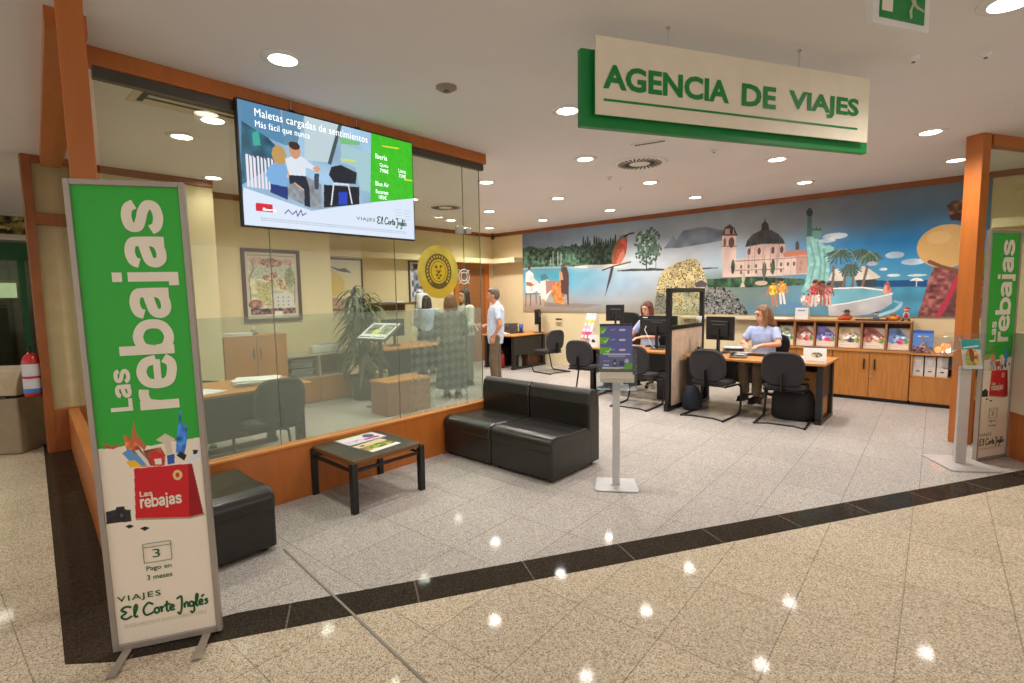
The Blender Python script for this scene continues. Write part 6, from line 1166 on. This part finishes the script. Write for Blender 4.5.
    MB().rings([(H(-.020, .083, -.062), tuple(HR @ Vector((0, .004, 0))), tuple(HR @ Vector((0, 0, .003)))), (H(0, .090, -.060), tuple(HR @ Vector((0, .005, 0))), tuple(HR @ Vector((0, 0, .006)))), (H(.020, .083, -.062), tuple(HR @ Vector((0, .004, 0))), tuple(HR @ Vector((0, 0, .003))))], 8).build('mouth', flat((176, 90, 84), .5), t)
    e = MB()
    for s in (-1, 1): e.bar(H(s*.016, .083, .030), H(s*.044, .074, .031), .007, .005)
    e.build('eyebrows', mat('hair_%d_%d_%d' % hc, hc), t)
    return t
seatleg = lambda s: [(s*.09, .0, .50), (s*.12, .42, .50), (s*.11, .44, .09)]
stand = lambda s, dy=0.: [(s*.085, 0, .88), (s*.10, .015+dy, .48), (s*.105, -.01+dy, .09)]
# grey-haired man, facing left in the picture
man = dict(pelvis=(0, 0, .93), chest=(0, -.02, 1.30), neck=(0, .0, 1.48), head=(0, .035, 1.595), sw=.205, hw=.155, dp=.12, depth=.125, belly=1.08, waist=.98,
    armL=[(.0-.20, -.03, 1.385), (-.245, -.10, 1.10), (-.19, .06, .93)], armR=[(.20, -.02, 1.385), (.23, .0, 1.12), (.12, .22, 1.06)], armR_hand=(-.3, .9, .1), armL_hand=(.1, .3, -1), armL_thumb=(0, 1, 0),
    legL=stand(-1, .03), legR=stand(1, -.03), hair='short', haircol=(112, 98, 84), bottom=mat('brown_trousers', (104, 88, 70), .85, var=.08, scale=12), top=mat('pale_blue_shirt', (204, 216, 234), .8, var=.1, scale=30), skin=mat('skin_tanned', (206, 142, 108), .55), hem=-.17, sleeve=.68, htilt=-.05)
man['armL'], man['armR'] = [(-a, b, c) for a, b, c in man['armL']], [(-a, b, c) for a, b, c in man['armR']]   # left side faces the viewer
man['armL'] = [(-.20, -.02, 1.385), (-.27, -.09, 1.10), (-.20, .02, .90)]; man['armR'] = [(.20, -.02, 1.385), (.235, .0, 1.12), (.14, .22, 1.05)]
person('grey-haired man in pale blue shirt and brown trousers standing sideways, hand at his pocket', (-6.17, 6.46, 0), radians(133), man)
pt = thing('held_papers', 'white sheets held by the standing grey-haired man', 'paper', (-6.17, 6.46, 0), radians(133)); MB().box((.10, .36, 1.08), (.16, .012, .24), M=Matrix.Rotation(-.5, 3, 'X')).build('sheets', M_PAPER, pt)
w_fair = dict(pelvis=(0, 0, .56), chest=(0, .03, .90), neck=(0, .06, 1.08), head=(0, .10, 1.205), sw=.165, hw=.165, depth=.11, bust=1.2, waist=.84,
    armL=[(-.165, .04, .975), (-.25, .14, .80), (-.14, .40, .795)], armR=[(.165, .04, .975), (.26, .10, .79), (.10, .36, .795)], armL_hand=(.3, .9, -.05), armR_hand=(-.4, .9, -.05), armL_up=(0, 0, 1), armR_up=(0, 0, 1), armL_thumb=(1, 0, 0), armR_thumb=(-1, 0, 0),
    legL=[(-.09, .02, .54), (-.11, .42, .50), (-.10, .44, .10)], legR=[(.09, .02, .54), (.11, .40, .50), (.10, .34, .10)], hair='long', haircol=(146, 104, 66), bottom=M_TAN, top=mat('lilac_blue_shirt', (176, 190, 226), .8, var=.07, scale=26), hyaw=-.62, htilt=-.18, hem=-.06, sleeve=.7, hairlen=-.20, group='seated women in blue shirts')
person('fair long-haired woman in light blue shirt seated at the right desk looking at her screen', (-2.16, 7.82, .07), radians(172), w_fair)
w_red = dict(w_fair); w_red.update(hair='bob', haircol=(110, 52, 34), hyaw=.0, htilt=-.15, sleeve=.7, head=(0, .10, 1.24), neck=(0, .06, 1.10), chest=(0, .03, .92))
w_red['armL'] = [(-.165, .04, 1.0), (-.27, .16, .80), (-.16, .42, .795)]; w_red['armR'] = [(.165, .04, 1.0), (.30, .10, .80), (.30, .36, .80)]
person('red-brown-haired woman in light blue shirt seated behind the wide monitor', (-4.0, 7.98, .09), radians(168), w_red)
cu = dict(pelvis=(0, 0, .88), chest=(0, 0, 1.22), neck=(0, .01, 1.38), head=(0, .03, 1.50), sw=.19, hw=.175, depth=.115, armL=[(-.19, 0, 1.30), (-.24, .03, 1.04), (-.16, .22, .95)], armR=[(.19, 0, 1.30), (.24, .03, 1.04), (.16, .22, .95)],
    legL=stand(-1), legR=stand(1), hair='bob', haircol=(128, 96, 72), top=mat('grey_green_top', (96, 100, 88), .85), bottom=mat('dark_skirt', (62, 66, 60), .85), skirt=-.72, nocollar=True, sleeve=1.6, hem=-.1, topname='blouse', group='people behind the lattice film')
cu['legL'] = [(-.085, 0, .83), (-.09, .0, .46), (-.09, 0, .09)]; cu['legR'] = [(.085, 0, .83), (.09, .0, .46), (.09, 0, .09)]
person('light-brown-haired woman in dark clothes standing with her back to us behind the lattice film', (-6.05, 5.32, 0), radians(40), cu)
cw = dict(cu); cw.update(pelvis=(0, 0, .94), chest=(0, 0, 1.30), neck=(0, .01, 1.47), head=(0, .035, 1.59), hair='long', haircol=(58, 42, 34), top=mat('white_blouse', (206, 208, 200), .8), bottom=mat('grey_trousers', (120, 124, 116), .85), skirt=None, hairlen=-.30, hyaw=.15)
cw['armL'] = [(-.19, 0, 1.38), (-.25, .03, 1.10), (-.16, .22, 1.02)]; cw['armR'] = [(.19, 0, 1.38), (.25, .03, 1.10), (.16, .22, 1.02)]; cw['legL'] = stand(-1); cw['legR'] = stand(1)
person('long dark-haired woman in white blouse standing behind the lattice film, facing left', (-6.72, 6.28, 0), radians(165), cw)
cb = dict(cu); cb.update(haircol=(64, 46, 38), hair='long', top=M_SHIRT, hairlen=-.22, pelvis=(0, 0, .90), chest=(0, 0, 1.22), neck=(0, .01, 1.38), head=(0, .03, 1.49))
person('dark-haired person in light blue shirt standing below the gold seal', (-8.25, 6.62, 0), radians(40), cb)

# ================================================================ LIGHT, CAMERA
wd = bpy.data.worlds.new('World'); SC.world = wd; wd.use_nodes = True
bg = wd.node_tree.nodes['Background']; bg.inputs[0].default_value = (1., .93, .87, 1); bg.inputs[1].default_value = .42
cam = bpy.data.cameras.new('Camera'); co = bpy.data.objects.new('Camera', cam); C.objects.link(co)
cam.sensor_fit = 'HORIZONTAL'; cam.sensor_width = 36.; cam.lens = 511.06/1024*36.; cam.clip_start = .05; cam.clip_end = 100
yaw, pitch, roll = (0.730137, 0.090716, -0.015261)
f = Vector((-sin(yaw)*cos(pitch), cos(yaw)*cos(pitch), -sin(pitch))); r = Vector((cos(yaw), sin(yaw), 0)); u = r.cross(f)
r2 = r*cos(roll)+u*sin(roll); u2 = -r*sin(roll)+u*cos(roll)
M = Matrix((r2, u2, -f)).transposed().to_4x4(); M.translation = (0, 0, 1.6); co.matrix_world = M
SC.camera = co
SC.view_settings.view_transform = 'Standard'; SC.view_settings.look = 'None'; SC.view_settings.exposure = 1.52; SC.view_settings.gamma = 1.; SC.view_settings.use_curve_mapping = False
SC.cycles.max_bounces = 10; SC.cycles.transparent_max_bounces = 24; SC.cycles.diffuse_bounces = 4; SC.cycles.use_denoising = True; SC.cycles.sample_clamp_indirect = 6.
SC.cycles.caustics_reflective = False; SC.cycles.caustics_refractive = False
